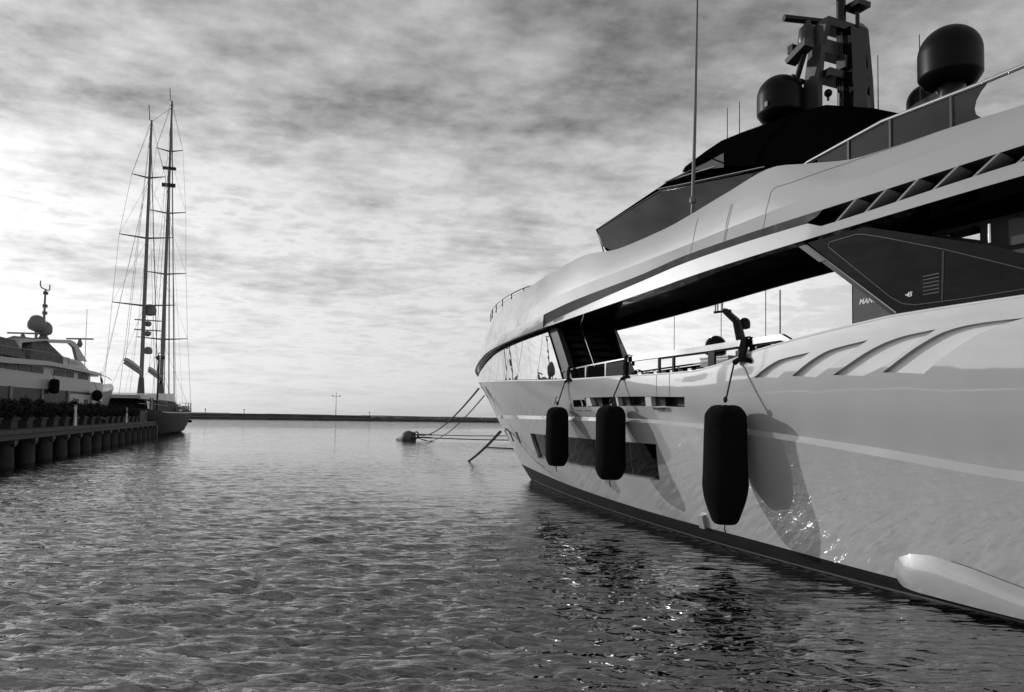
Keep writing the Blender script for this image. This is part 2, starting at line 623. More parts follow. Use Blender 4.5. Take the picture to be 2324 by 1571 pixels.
# each line of the hull: stem position, half breadth, entry length, fullness, heights along the length
G = dict(
 keel=(-1.0,3.6,22,1.5,[(-38,-1.2),(0,-1.2)]),
 wl=(.3,4.25,22,1.6,[(-38,-.0),(1,-.0)]),
 boot=(1.3,4.29,22,1.65,[(-38,.1),(-22.9,.18),(-20,.26),(-17.5,.325),(-14,.36),(-8,.46),(-2.2,.58),(2,.64)]),
 st=(4.0,4.56,21,2.0,[(-38,1.3),(-23.1,1.89),(-20.6,2.14),(-18.9,2.305),(-16.7,2.46),(-14.6,2.56),(-11.7,2.58),(-8,2.6),(-2.4,2.61),(4.2,2.63)]),
 st2=(4.15,4.5,21,2.0,[(-38,1.4),(-23.1,2.018),(-20.6,2.265),(-18.85,2.41),(-16.7,2.55),(-14.5,2.645),(-11.6,2.68),(-8,2.71),(-2.4,2.74),(4.3,2.76)]),
 sh=(6.1,4.53,21,2.4,[(-38,4.4),(-23.15,4.31),(-21.27,4.28),(-20.4,4.21),(-19.6,4.13),(-18.35,3.98),(-16.9,3.72),(-16.35,3.66),(-15.5,3.65),(-13.8,3.67),(-10.5,3.71),(-6.3,3.86),(0,4.1),(6.2,4.42)]),
 ef=(5.9,4.55,20,2.6,[(-38,6.0),(-23.2,5.91),(-20.7,5.855),(-18.4,5.79),(-16.9,5.73),(-14.3,5.57),(-11.8,5.43),(-9.2,5.3),(-5.8,5.17),(-3.1,5.05),(-1.4,4.9),(1,4.72),(6,4.6)]),
 g=(5.8,4.5,20,2.6,[(-38,6.2),(-23.2,6.12),(-21.9,6.085),(-20.7,6.035),(-20,6.01),(-19.7,6.005),(-19.45,6.12),(-18.4,6.115),(-16.3,6.05),(-14.2,5.87),(-10.5,5.53),(-9.2,5.42),(6,5.1)]),
 h=(5.7,4.6,20,2.6,[(-38,6.4),(-23.2,6.295),(-21.1,6.265),(-18.5,6.235),(-16.3,6.17),(-14.4,6.01),(-11.1,5.83),(-8.8,5.65),(0,5.2),(6,4.95)]),
 i=(5.6,4.5,20,2.6,[(-38,6.9),(-20,6.6),(-14.7,6.35),(-12.9,6.275),(-10.1,6.16),(-6.4,5.93),(-1.9,5.68),(1,5.45),(6,5.3)]),
 j=(4.9,4.3,20,2.4,[(-38,7.0),(-23.05,6.956),(-22.4,6.99),(-20.4,7.05),(-19.3,7.27),(-18.3,7.47),(-17.1,7.31),(-14.8,7.01),(-13.1,6.95),(-11.2,7.13),(-9.1,7.04),(-6.5,6.9),(-3,6.8),(0,6.74),(3,6.7),(5,6.66)]),
)
G['ef_in'] = (5.72, 4.40, 20, 2.6, G['ef'][4])


def guide(name, s):
    u0, B, L, p, k = G[name]
    s = np.asarray(s, float)
    u = u0 + (UA - u0) * s
    q = np.clip((u0 - u) / L, 0, 1)
    bb = B * (1 - (1 - q) ** p)
    ks = sorted(k)
    return u, bb, cub([a for a, _ in ks], [c for _, c in ks], u)


PATCH = dict(low=('boot', 'st', 0.03), up=('st2', 'sh', 0.03), bow=('sh', 'ef_in', 0.0), fascia=('ef', 'g', 0.), band=('g', 'h', 0.), side=('h', 'i', 0.0),
             top=('i', 'j', 0.015), ledge=('st', 'st2', 0.), bowside=('ef', 'h', 0.01), bottom=('wl', 'boot', 0.), under=('keel', 'wl', 0.))


def surf(key, s, t):
    a, c, bulge = PATCH[key]
    A = guide(a, s)
    B = guide(c, s)
    t = np.asarray(t, float)
    r = [x + (y - x) * t for x, y in zip(A, B)]
    if bulge:
        r[1] = r[1] + bulge * 4 * t * (1 - t) * np.clip(np.asarray(s, float) * 8, 0, 1)
    return np.stack(np.broadcast_arrays(*r), -1)


def snorm(key, s, t):
    e = 1e-4
    a = surf(key, np.asarray(s) + e, t) - surf(key, np.asarray(s) - e, t)
    c = surf(key, s, np.asarray(t) + 1e-3) - surf(key, s, np.asarray(t) - 1e-3)
    n = np.cross(c, a)
    n /= np.linalg.norm(n, axis=-1, keepdims=True) + 1e-12
    return np.where(n[..., 1:2] < 0, -n, n)


def sp(key, s, t, depth=0.0):
    """point on a hull patch, pushed inwards by depth"""
    s = np.asarray(s, float)
    t = np.asarray(t, float)
    return surf(key, s, t) - snorm(key, np.maximum(s, 2e-3), t) * np.asarray(depth)[..., None] if np.ndim(depth) else surf(key, s, t) - snorm(key, np.maximum(s, 2e-3), t) * depth


def in_poly(px, py, poly):
    c = np.zeros(px.shape, bool)
    n = len(poly)
    j = n - 1
    for i in range(n):
        xi, yi = poly[i]
        xj, yj = poly[j]
        if yi != yj:
            c ^= ((yi > py) != (yj > py)) & (px < (xj - xi) * (py - yi) / (yj - yi) + xi)
        j = i
    return c


def shell(name, key, material, parent, s0=0.0, s1=1.0, holes=(), outer=None, ds=0.3, nt=6, hgt=1.0, both=True):
    """one hull patch with exact cut-outs, both sides of the boat in one mesh"""
    Lm = 44.0
    outer = outer or [(s0, 0), (s1, 0), (s1, 1), (s0, 1)]

    def dens(poly, step):
        r = []
        for i in range(len(poly)):
            a, c = np.array(poly[i], float), np.array(poly[(i + 1) % len(poly)], float)
            l = math.hypot((c[0] - a[0]) * Lm, (c[1] - a[1]) * hgt)
            k = max(1, int(round(l / step)))
            for q in range(k):
                r.append(tuple(a + (c - a) * q / k))
        return r
    pts, edges = [], []
    for poly in [dens(outer, ds)] + [dens(h, 0.12) for h in holes]:
        o = len(pts)
        n = len(poly)
        pts += poly
        edges += [(o + i, o + (i + 1) % n) for i in range(n)]
    smin, smax = min(p[0] for p in outer), max(p[0] for p in outer)
    ns = int((smax - smin) * Lm / ds)
    gs = smin + (smax - smin) * (np.arange(1, ns) / ns)
    gt = np.arange(1, nt) / nt
    GS, GT = np.meshgrid(gs, gt, indexing='ij')
    GS, GT = GS.ravel(), GT.ravel()
    keep = in_poly(GS, GT, outer)
    for h in holes:
        keep &= ~in_poly(GS, GT, h)
    pts += list(zip(GS[keep], GT[keep]))
    r = delaunay_2d_cdt([Vector((p[0] * Lm, p[1] * hgt)) for p in pts], edges, [], 0, 1e-5)
    V = np.array([(v.x / Lm, v.y / hgt) for v in r[0]])
    F = np.array([f for f in r[2]])
    cen = V[F].mean(1)
    ok = in_poly(cen[:, 0], cen[:, 1], outer)
    for h in holes:
        ok &= ~in_poly(cen[:, 0], cen[:, 1], h)
    F = F[ok]
    P3 = surf(key, V[:, 0], V[:, 1])
    NN = snorm(key, np.maximum(V[:, 0], 2e-3), V[:, 1])
    # port winding outwards
    a, b_, c = P3[F[:, 0]], P3[F[:, 1]], P3[F[:, 2]]
    fl = (np.cross(b_ - a, c - a) * NN[F[:, 0]]).sum(1) < 0
    F[fl] = F[fl][:, ::-1]
    verts, faces, norms = P3, F, NN
    if both:
        s0_, s1_ = smin, smax
        if holes:
            k1, k2 = 120, 3
            ss, tt = np.meshgrid(np.linspace(s0_, s1_, k1), np.linspace(0, 1, k2), indexing='ij')
            ss, tt = ss.ravel(), tt.ravel()
            idx = np.arange(k1 * k2).reshape(k1, k2)
            F2 = np.concatenate([np.stack([idx[:-1, :-1], idx[1:, :-1], idx[1:, 1:]], -1).reshape(-1, 3), np.stack([idx[:-1, :-1], idx[1:, 1:], idx[:-1, 1:]], -1).reshape(-1, 3)])
            Q, QN = surf(key, ss, tt), snorm(key, np.maximum(ss, 2e-3), tt)
        else:
            Q, QN, F2 = P3.copy(), NN.copy(), F.copy()
        Q = Q * [1, -1, 1]
        QN = QN * [1, -1, 1]
        a, b_, c = Q[F2[:, 0]], Q[F2[:, 1]], Q[F2[:, 2]]
        fl = (np.cross(b_ - a, c - a) * QN[F2[:, 0]]).sum(1) < 0
        F2 = F2.copy()
        F2[fl] = F2[fl][:, ::-1]
        faces = np.concatenate([F, F2 + len(P3)])
        verts = np.concatenate([P3, Q])
        norms = np.concatenate([NN, QN])
    me = bpy.data.meshes.new(name)
    me.from_pydata(verts.tolist(), [], faces.tolist())
    me.materials.append(M[material])
    me.polygons.foreach_set('use_smooth', [True] * len(me.polygons))
    me.normals_split_custom_set_from_vertices(norms.tolist())
    me.update()
    o = bpy.data.objects.new(name, me)
    COL.objects.link(o)
    o.parent = parent
    return o


def quad(name, key, c4, material, parent, depth=0.0, n=(8, 3), thick=0.0):
    """four-cornered piece lying in a hull patch (corners TL TR BR BL in hull coordinates)"""
    tl, tr, br, bl = [np.array(p, float) for p in c4]
    mb = MB()
    A, B = np.meshgrid(np.linspace(0, 1, n[0] + 1), np.linspace(0, 1, n[1] + 1), indexing='ij')
    st = (tl * ((1 - A) * B)[..., None] + tr * (A * B)[..., None] + br * (A * (1 - B))[..., None] + bl * ((1 - A) * (1 - B))[..., None])
    k1, k2 = n[0] + 1, n[1] + 1
    idx = np.arange(k1 * k2).reshape(k1, k2)
    fs = np.stack([idx[:-1, :-1], idx[1:, :-1], idx[1:, 1:], idx[:-1, 1:]], -1).reshape(-1, 4)
    P = sp(key, st[..., 0], st[..., 1], depth).reshape(-1, 3)
    mb.add(P, fs)
    if thick:
        Q = sp(key, st[..., 0], st[..., 1], depth + thick).reshape(-1, 3)
        mb.add(Q, fs)
        ring = list(idx[:, 0]) + list(idx[-1, 1:]) + list(idx[-2::-1, -1]) + list(idx[0, -2:0:-1])
        m = len(ring)
        o = k1 * k2
        mb.f += [(ring[i], ring[(i + 1) % m], ring[(i + 1) % m] + o, ring[i] + o) for i in range(m)]
    return obj(name, mb, material, parent, 30)


def rim(name, key, poly, material, parent, d0, d1, close=True):
    """the reveal round a cut-out: a wall from depth d0 to depth d1"""
    pts = []
    for i in range(len(poly)):
        a, c = np.array(poly[i]), np.array(poly[(i + 1) % len(poly)])
        k = max(1, int(math.hypot((c[0] - a[0]) * 44, c[1] - a[1]) / 0.12))
        pts += [a + (c - a) * q / k for q in range(k)]
    pts = np.array(pts)
    A = sp(key, pts[:, 0], pts[:, 1], d0)
    B = sp(key, pts[:, 0], pts[:, 1], d1)
    n = len(pts)
    mb = MB().add(np.concatenate([A, B]), [(i, (i + 1) % n, (i + 1) % n + n, i + n) for i in range(n)])
    return obj(name, mb, material, parent, 30)


def ribbon(mb, key, poly, w, lift=0.004):
    """thin strip along a line on the hull"""
    pts = []
    for i in range(len(poly) - 1):
        a, c = np.array(poly[i]), np.array(poly[i + 1])
        k = max(1, int(math.hypot((c[0] - a[0]) * 44, c[1] - a[1]) / 0.15))
        pts += [a + (c - a) * q / k for q in range(k)]
    pts.append(np.array(poly[-1]))
    pts = np.array(pts)
    P = sp(key, pts[:, 0], pts[:, 1], -lift)
    NN = snorm(key, pts[:, 0], pts[:, 1])
    T = np.gradient(P, axis=0)
    S = np.cross(T, NN)
    S /= np.linalg.norm(S, axis=1, keepdims=True)
    n = len(P)
    mb.add(np.concatenate([P - S * w / 2, P + S * w / 2]), [(i, i + 1, i + 1 + n, i + n) for i in range(n - 1)])
    return mb


def along(name_, s0, s1, n=120, dv=0.0, dz=0.0, side=1):
    s = np.linspace(s0, s1, n)
    u, v, z = guide(name_, s)
    return [(a, side * (c + dv), e + dz) for a, c, e in zip(u, v, z)]


def s_of(name_, u):
    u0 = G[name_][0]
    return (u - u0) / (UA - u0)


YACHT = thing('motor_yacht', 'huge glossy white motor yacht with black mast and domes filling the right side', 'motor yacht', (1.02, 32.9, 0), R(90 + 25))
Y = YACHT

# --- cut-outs (hull coordinates: s along the length, t up the patch)
GILLS = [
    ([(0.5439, 0.698), (0.5519, 0.775), (0.5552, 0.800), (0.5621, 0.838), (0.5702, 0.846), (0.5783, 0.850)], [(0.5571, 0.649), (0.5680, 0.765), (0.5783, 0.850)]),
    ([(0.5650, 0.647), (0.5726, 0.729), (0.5793, 0.787), (0.5880, 0.837), (0.5961, 0.852), (0.6059, 0.862)], [(0.5769, 0.609), (0.5908, 0.740), (0.6059, 0.862)]),
    ([(0.5853, 0.613), (0.5958, 0.707), (0.6034, 0.769), (0.6125, 0.821), (0.6217, 0.852), (0.6327, 0.870)], [(0.5987, 0.585), (0.6102, 0.658), (0.6257, 0.808), (0.6327, 0.870)]),
    ([(0.6074, 0.601), (0.6168, 0.697), (0.6251, 0.775), (0.6361, 0.851), (0.6439, 0.874), (0.6517, 0.880), (0.6620, 0.880)], [(0.6232, 0.577), (0.6330, 0.690), (0.6471, 0.815), (0.6553, 0.858), (0.6620, 0.880)]),
]


def resample(poly, n):
    p = np.array(poly)
    l = np.concatenate([[0], np.cumsum(np.hypot(np.diff(p[:, 0]) * 44, np.diff(p[:, 1])))])
    q = np.linspace(0, l[-1], n)
    return np.stack([cub(l, p[:, 0], q), cub(l, p[:, 1], q)], -1)


gill_holes, gill_edges = [], []
for Lf, Rt in GILLS:
    a, c = resample(Lf, 15), resample(Rt, 15)
    gill_edges.append((a, c))
    gill_holes.append([tuple(p) for p in c[:-1]] + [tuple(a[-1])] + [tuple(p) for p in a[-2::-1]])
OPEN = [(0.3690, 0.450), (0.3868, 0.458), (0.3889, 0.512), (0.4919, 0.524), (0.4870, 0.318), (0.3620, 0.262)]
WINQ = [(0.2105, 0.767), (0.4409, 0.781), (0.4209, 0.397), (0.1669, 0.328)]


def wq(a, b_):
    tl, tr, br, bl = [np.array(p) for p in WINQ]
    return tuple(tl * (1 - a) * b_ + tr * a * b_ + br * a * (1 - b_) + bl * (1 - a) * (1 - b_))


win_hole = [wq(a, 1) for a in np.linspace(0, 1, 15)] + [wq(1, c) for c in (0.66, 0.33)] + [wq(a, 0) for a in np.linspace(1, 0, 15)] + [wq(0, c) for c in (0.33, 0.66)]
SLOTS = [[(0.0200, 0.734), (0.0440, 0.741), (0.0210, 0.530), (0.0020 + 0.004, 0.524)], [(0.0794, 0.737), (0.1000, 0.745), (0.0718, 0.520), (0.0515, 0.510)], [(0.1354, 0.752), (0.1498, 0.756), (0.1268, 0.538), (0.1127, 0.534)]]

# --- hull shells
shell('bottom', 'under', 'boot', Y, nt=2, ds=0.6)
shell('boot_stripe', 'bottom', 'boot', Y, nt=3, ds=0.5)
shell('lower_hull', 'low', 'hull', Y, holes=[win_hole] + SLOTS, nt=9, ds=0.25, hgt=2.2)
shell('rub_rail', 'ledge', 'hull', Y, nt=2, ds=0.4)
shell('upper_hull', 'up', 'hull', Y, holes=[OPEN] + gill_holes, nt=8, ds=0.22, hgt=1.3)
shell('bow_bulwark', 'bowside', 'shell', Y, s0=0.0, s1=0.344, nt=5, ds=0.25)
shell('overhang_fascia', 'fascia', 'shell', Y, s0=0.344, s1=1.0, nt=3, ds=0.3)
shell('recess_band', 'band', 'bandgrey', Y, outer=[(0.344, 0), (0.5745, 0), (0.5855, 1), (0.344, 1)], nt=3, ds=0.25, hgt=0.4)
shell('side_shell', 'side', 'shell', Y, nt=4, ds=0.3)
shell('upper_bulwark', 'top', 'shell', Y, nt=5, ds=0.25)

# --- end of the recess band at the bow
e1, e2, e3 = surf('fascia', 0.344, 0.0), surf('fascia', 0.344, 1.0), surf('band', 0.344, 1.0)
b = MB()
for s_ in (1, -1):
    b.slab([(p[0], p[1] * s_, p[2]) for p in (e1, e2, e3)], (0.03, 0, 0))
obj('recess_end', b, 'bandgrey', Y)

# --- scooped gill vents
for a, c in gill_edges:
    mb = MB()
    prof = [(0.0, 0.0), (0.02, 0.045), (0.15, 0.105), (0.30, 0.165), (0.45, 0.215), (0.54, 0.225), (0.64, 0.195), (0.76, 0.13), (0.88, 0.055), (0.95, 0.015), (1.0, 0.0)]
    nw = len(a)
    rows = []
    for w in [-1] + list(range(nw)):
        i = max(w, 0)
        k = 0.0 if w == -1 else min(1.0, 0.9 + 0.1 * i) * (1 - (i / (nw - 1)) ** 3)
        row = []
        for x, d in prof:
            st = a[i] * (1 - x) + c[i] * x
            row.append(sp('up', st[0], st[1], d * k * 2.1))
        rows.append(row)
    mb.loft(rows, closed=False, caps=False)
    obj('gill_vent', mb, 'gill', Y, 38)

# --- long hull window: reveal and panes
rim('window_frame', 'low', win_hole, 'hull', Y, 0.0, 0.10)
cuts = [0.0, 0.17, 0.40, 0.63, 0.85, 1.0]
for i in range(5):
    a0, a1 = cuts[i] + 0.004, cuts[i + 1] - 0.004
    quad('hull_window', 'low', [wq(a0, 1), wq(a1, 1), wq(a1, 0), wq(a0, 0)], 'portglass', Y, 0.09, (10, 5))
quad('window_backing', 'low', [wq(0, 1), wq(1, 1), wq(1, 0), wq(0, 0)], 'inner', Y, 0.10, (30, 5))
for s_ in SLOTS:
    rim('port_frame', 'low', s_, 'hull', Y, 0.0, 0.05)
    quad('bow_port', 'low', [s_[0], s_[1], s_[2], s_[3]], 'darkglass', Y, 0.045, (2, 4))

# --- mooring opening in the topsides
rim('opening_frame', 'up', OPEN, 'darkgrey', Y, 0.0, 0.30)
quad('opening_back', 'up', [(0.366, 0.53), (0.494, 0.53), (0.490, 0.31), (0.358, 0.25)], 'inner', Y, 0.30, (20, 2))
for s0, s1 in ((0.3890, 0.3945), (0.4262, 0.4282), (0.4567, 0.4622)):
    quad('opening_post', 'up', [(s0, 0.515), (s1, 0.515), (s1 - 0.0055, 0.285), (s0 - 0.0055, 0.285)], 'white', Y, 0.02, (2, 2), 0.12)
for s0, s1 in ((0.3945, 0.4035), (0.4285, 0.4365), (0.4622, 0.4711)):
    quad('opening_shutter', 'up', [(s0, 0.515), (s1, 0.515), (s1 - 0.0055, 0.285), (s0 - 0.0055, 0.285)], 'darkgrey', Y, 0.14, (2, 2), 0.05)
for s0 in (0.3720, 0.3790):
    p0, p1 = sp('up', s0, 0.27, 0.10), sp('up', s0 + 0.004, 0.45, 0.10)
    obj('roller', MB().tube([p0, p0 * 0.75 + p1 * 0.25, (p0 + p1) / 2, p0 * 0.25 + p1 * 0.75, p1], [0.05, 0.035, 0.03, 0.035, 0.05], 10), 'chrome', Y, 40)
quad('fairlead', 'up', [(0.4600, 0.292), (0.4734, 0.300), (0.4709, 0.232), (0.4606, 0.225)], 'chrome', Y, -0.07, (4, 3), 0.07)
for s0, s1 in ((0.3614, 0.3713), (0.3743, 0.3841)):
    quad('drain_slot', 'up', [(s0, 0.182), (s1, 0.186), (s1 - 0.0005, 0.160), (s0 - 0.0005, 0.156)], 'seam', Y, -0.004, (3, 1))

# --- panel seams
for key, line in (('up', [(0.4791, 0.995), (0.4690, 0.530)]), ('up', [(0.4902, 0.995), (0.4800, 0.530)]),
                  ('band', [(0.5040, 0.99), (0.5046, 0.01)]), ('side', [(0.5019 - 0.0004, 0.99), (0.5039, 0.02)]), ('top', [(0.496, 0.7176), (0.5001, 0.1904), (0.5015, 0.01)]),
                  ('band', [(0.5276, 0.99), (0.5278, 0.01)]), ('side', [(0.5258, 0.99), (0.5277, 0.02)]), ('top', [(0.5223, 0.5571), (0.5243, 0.1435), (0.5252, 0.01)]),
                  ('side', [(0.5269, 0.99), (0.5287, 0.02)]), ('top', [(0.5234, 0.5631), (0.5257, 0.126), (0.5263, 0.01)]),
                  ('band', [(0.5532, 0.99), (0.5529, 0.01)]), ('side', [(0.5514, 0.99), (0.5530, 0.02)]),
                  ('top', [(0.62, 1.0), (0.5891, 0.93), (0.571, 0.6875), (0.5614, 0.5903), (0.5520, 0.545), (0.5498, 0.5213), (0.5491, 0.4455), (0.5499, 0.2777), (0.5508, 0.01)])):
    obj('panel_seam', ribbon(MB(), key, line, 0.011), 'seam', Y, fix=False)
for i, t in enumerate((0.40, 0.58, 0.76, 0.94)):
    obj('grille_slot', ribbon(MB(), 'fascia', [(0.3600 - 0.001 * i, t), (0.3735, t + 0.05)], 0.022), 'inner', Y, fix=False)

# --- slanted side vents: dark tray and pale dividers
ss = np.linspace(0.5765, 0.98, 90)
g0, h0 = surf('band', ss, 0 * ss), surf('band', ss, 0 * ss + 1)
g0[0], h0[0] = surf('band', 0.5750, 0.0), surf('band', 0.5855, 1.0)
for k in range(1, 4):
    h0[k] = h0[0] * (1 - k / 4) + h0[4] * (k / 4)
g1, h1 = g0 + [0, -0.42, 0.03], h0 + [0, -0.42, -0.02]
obj('vent_recess', MB().loft([list(map(tuple, r)) for r in (g0, g1, h1, h0)], closed=False, caps=False), 'inner', Y)
dv = [(0.5905, 0.6012), (0.6039, 0.6142), (0.6172, 0.6267), (0.6312, 0.6409), (0.6453, 0.6544)]
while dv[-1][0] < 0.80:
    dv.append((dv[-1][0] + 0.0139, dv[-1][1] + 0.0138))
for s0, s1 in dv:
    p0, p1 = surf('band', s0, -0.02), surf('band', s1, 1.02)
    w = np.array([0.028, 0, 0])
    obj('vent_divider', MB().slab([p0 - w, p0 + w, p1 + w, p1 - w], (0, -0.36, 0)), 'hull', Y)

# --- bow windows round the foredeck, trim above, cap rail below
rk = lambda t: 0.3735 + (0.3402 - 0.3735) * (t - 0.01) / 0.954
sm = [(0.002, 0.002), (0.045, 0.040), (0.085, 0.080), (0.125, 0.118), (0.165, 0.155), (0.2050, 0.1891), (0.2360, 0.2249), (0.2643, 0.2565), (0.2951, 0.2884), (0.3340, 0.3310), (rk(0.96), rk(0.02))]
for i in range(len(sm) - 1):
    gp = 0.0003
    c4 = [(sm[i][0] + gp, 0.985), (sm[i + 1][0] - gp, 0.985), (sm[i + 1][1] - gp, 0.03), (sm[i][1] + gp, 0.03)]
    o = quad('bow_window', 'bow', c4, 'mirror', Y, 0.012, (6, 6))
    c = o.copy()
    c.data = o.data.copy()
    c.data.transform(Matrix.Scale(-1, 4, (0, 1, 0)))
    COL.objects.link(c)
ss, tt = np.meshgrid(np.linspace(0, 1, 80), np.linspace(0, 1, 4), indexing='ij')
srow = [[tuple(surf('bow', (0.002 + a * (rk(t) - 0.002)), t) * [1, sd, 1] - np.array([0.02, 0.02 * sd, 0])) for a in np.linspace(0, 1, 70)] for t in np.linspace(0, 1, 5) for sd in (1,)]
srow2 = [[(p[0], -p[1], p[2]) for p in r] for r in srow]
obj('bow_backing', MB().loft(srow, closed=False, caps=False).loft(srow2, closed=False, caps=False), 'inner', Y)
for sd in (1, -1):
    obj('window_trim', MB().tube(along('ef', 0.0, 0.352, 90, 0.0, -0.01, sd), [0.045 - 0.02 * k / 89 for k in range(90)], 8), 'black', Y, 40)
    obj('cap_rail', MB().tube(along('sh', 0.0, 0.385, 90, -0.01, 0.0, sd), 0.032, 8), 'white', Y, 40)
    obj('cap_rail', MB().tube(along('sh', 0.385, 1.0, 160, -0.03, 0.0, sd), 0.035, 8), 'white', Y, 40)

for sd in (1, -1):
    o = quad('window_pillar', 'bow', [(rk(0.99) + 0.0004, 0.99), (rk(0.99) + 0.0125, 0.99), (rk(0.02) + 0.0125, 0.02), (rk(0.02) + 0.0004, 0.02)], 'fin', Y, 0.06, (2, 5), 0.18)
    if sd < 0:
        o.data.transform(Matrix.Scale(-1, 4, (0, 1, 0)))

# --- decks and inner faces of the big side opening
ss = np.linspace(0.0, 1.0, 100)
dk = []
for q in ss:
    zs0, zs1 = float(guide('st2', q)[2]), float(guide('sh', q)[2])
    zd = min(zs1 - 0.45, 3.35)
    td = (zd - zs0) / (zs1 - zs0)
    p = surf('up', q, td)
    e = surf('up', q, 1.0)
    dk.append(((p[0], max(p[1] - 0.08, 0), p[2]), (e[0], max(e[1] - 0.07, 0), e[2] - 0.01)))
obj('main_deck', MB().loft([[p for p, e in dk], [(p[0], -p[1], p[2]) for p, e in dk]], closed=False, caps=False), 'teak', Y)
for sd in (1, -1):
    obj('bulwark_lining', MB().loft([[(p[0], sd * p[1], p[2]) for p, e in dk], [(e[0], sd * e[1], e[2]) for p, e in dk]], closed=False, caps=False), 'white', Y)
ss = np.linspace(0.02, 1.0, 110)
u_, v_, z_ = guide('ef', ss)
for sd in (1, -1):
    vi = np.minimum(3.3, v_ * 0.72)
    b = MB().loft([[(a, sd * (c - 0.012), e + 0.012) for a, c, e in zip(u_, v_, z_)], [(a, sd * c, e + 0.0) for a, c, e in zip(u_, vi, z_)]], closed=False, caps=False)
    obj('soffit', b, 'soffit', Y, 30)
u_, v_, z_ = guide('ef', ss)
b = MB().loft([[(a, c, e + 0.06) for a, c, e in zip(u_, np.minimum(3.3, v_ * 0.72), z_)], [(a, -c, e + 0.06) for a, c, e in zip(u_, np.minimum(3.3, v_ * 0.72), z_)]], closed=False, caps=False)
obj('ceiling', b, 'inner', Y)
u_, v_, z_ = guide('j', ss)
b = MB().loft([[(a, c - 0.02, e - 0.12) for a, c, e in zip(u_, v_, z_)], [(a, -c + 0.02, e - 0.12) for a, c, e in zip(u_, v_, z_)]], closed=False, caps=False)
obj('upper_deck', b, 'teak', Y)
# transom
st = [surf(k, 1.0, t) for k, t in (('under', 0), ('under', 1), ('bottom', 1), ('low', 1), ('up', 0), ('up', 1))]
obj('transom', MB().slab([(p[0], p[1], p[2]) for p in st] + [(p[0], -p[1], p[2]) for p in st[::-1]], (-0.05, 0, 0)), 'hull', Y)
st = [surf(k, 1.0, t) for k, t in (('fascia', 0), ('fascia', 1), ('band', 1), ('side', 1), ('top', 1))]
obj('aft_bulkhead', MB().slab([(p[0], p[1], p[2]) for p in st] + [(p[0], -p[1], p[2]) for p in st[::-1]], (-0.05, 0, 0)), 'hull', Y)

# --- saloon: mirrored glass, black strip standing in for the soffit's reflection, raked front edge
hz = lambda u: float(np.interp(-u, [11.4, 14.0, 17.15, 18.94, 22, 38], [5.13, 5.25, 5.40, 5.51, 5.62, 5.8]))
for sd in (1, -1):
    us = np.linspace(-11.3, -37.5, 60)
    top = [float(guide('ef', s_of('ef', x))[2]) for x in us]
    obj('soffit_reflection', MB().loft([[(x, sd * 3.32, hz(x)) for x in us], [(x, sd * 3.32, t) for x, t in zip(us, top)], [(x, sd * 3.22, t) for x, t in zip(us, top)], [(x, sd * 3.22, hz(x)) for x in us]], closed=False, caps=False), 'soffit', Y)
    jn = [-11.9, -14.04, -15.76, -17.15, -19.35, -21.6, -24.2, -27, -30, -33.5, -37]
    for i in range(len(jn) - 1):
        a, c = jn[i] - 0.012, jn[i + 1] + 0.012
        tl = -11.41 if i == 0 else a
        bl = -12.75 if i == 0 else a
        obj('saloon_window', MB().slab([(tl, sd * 3.30, hz(tl) - 0.004), (c, sd * 3.30, hz(c) - 0.004), (c, sd * 3.30, 3.36), (bl, sd * 3.30, 3.36)], (0, -sd * 0.03, 0)), 'mirror' if i < 4 else ('hullglass' if i == 4 else 'darkglass'), Y)  # the lettered pane is darkened to imitate a dark reflection
    obj('front_frame', MB().slab([(-11.30, sd * 3.315, 5.25), (-11.41, sd * 3.315, 5.13), (-12.75, sd * 3.315, 3.36), (-12.3, sd * 3.315, 3.36)], (0, -sd * 0.2, 0)), 'black', Y)
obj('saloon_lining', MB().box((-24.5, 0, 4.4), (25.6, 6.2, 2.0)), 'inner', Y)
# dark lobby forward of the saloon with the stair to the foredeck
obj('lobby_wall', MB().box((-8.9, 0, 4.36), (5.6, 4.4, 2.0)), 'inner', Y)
obj('lobby_bulkhead', MB().box((-11.72, 2.6, 4.3), (0.06, 1.1, 1.9)), 'black', Y)
obj('door_frame', MB().slab([(-11.68, 2.45, 3.4), (-11.68, 2.45, 5.1), (-11.68, 3.0, 5.1), (-11.68, 3.0, 3.4)], (0.03, 0, 0)), 'darkgrey', Y)
for sd in (1, -1):
    vcol = 3.72
    obj('raked_column', MB().slab([(-7.2, sd * vcol, 5.48), (-7.95, sd * vcol, 5.48), (-9.95, sd * vcol, 3.3), (-9.0, sd * vcol, 3.3)], (0, -sd * 0.25, 0)), 'darkgrey', Y)
for k in range(6):
    obj('stair_tread', MB().box((-8.75 - k * 0.30, 3.0, 5.28 - k * 0.24), (0.62, 1.3, 0.13)), 'fin', Y)
obj('stair_rail', MB().tube([(-9.95, 3.6, 5.42), (-10.85, 3.6, 4.05)], 0.025, 8), 'chrome', Y, 40)

# --- balustrade on the main deck
RAIL = [(-9.1, 3.92), (-10.3, 3.99), (-12.0, 4.065), (-13.7, 4.125), (-15.08, 4.145), (-16.69, 4.165), (-17.83, 4.195), (-18.80, 4.215)]
rv = lambda u: float(guide('sh', s_of('sh', u))[1]) - 0.08


def rail_ring(u, z, hh, w):
    v = rv(u)
    return [(u, v - w, z - hh), (u, v + w, z - hh), (u, v + w, z), (u, v - w, z)]


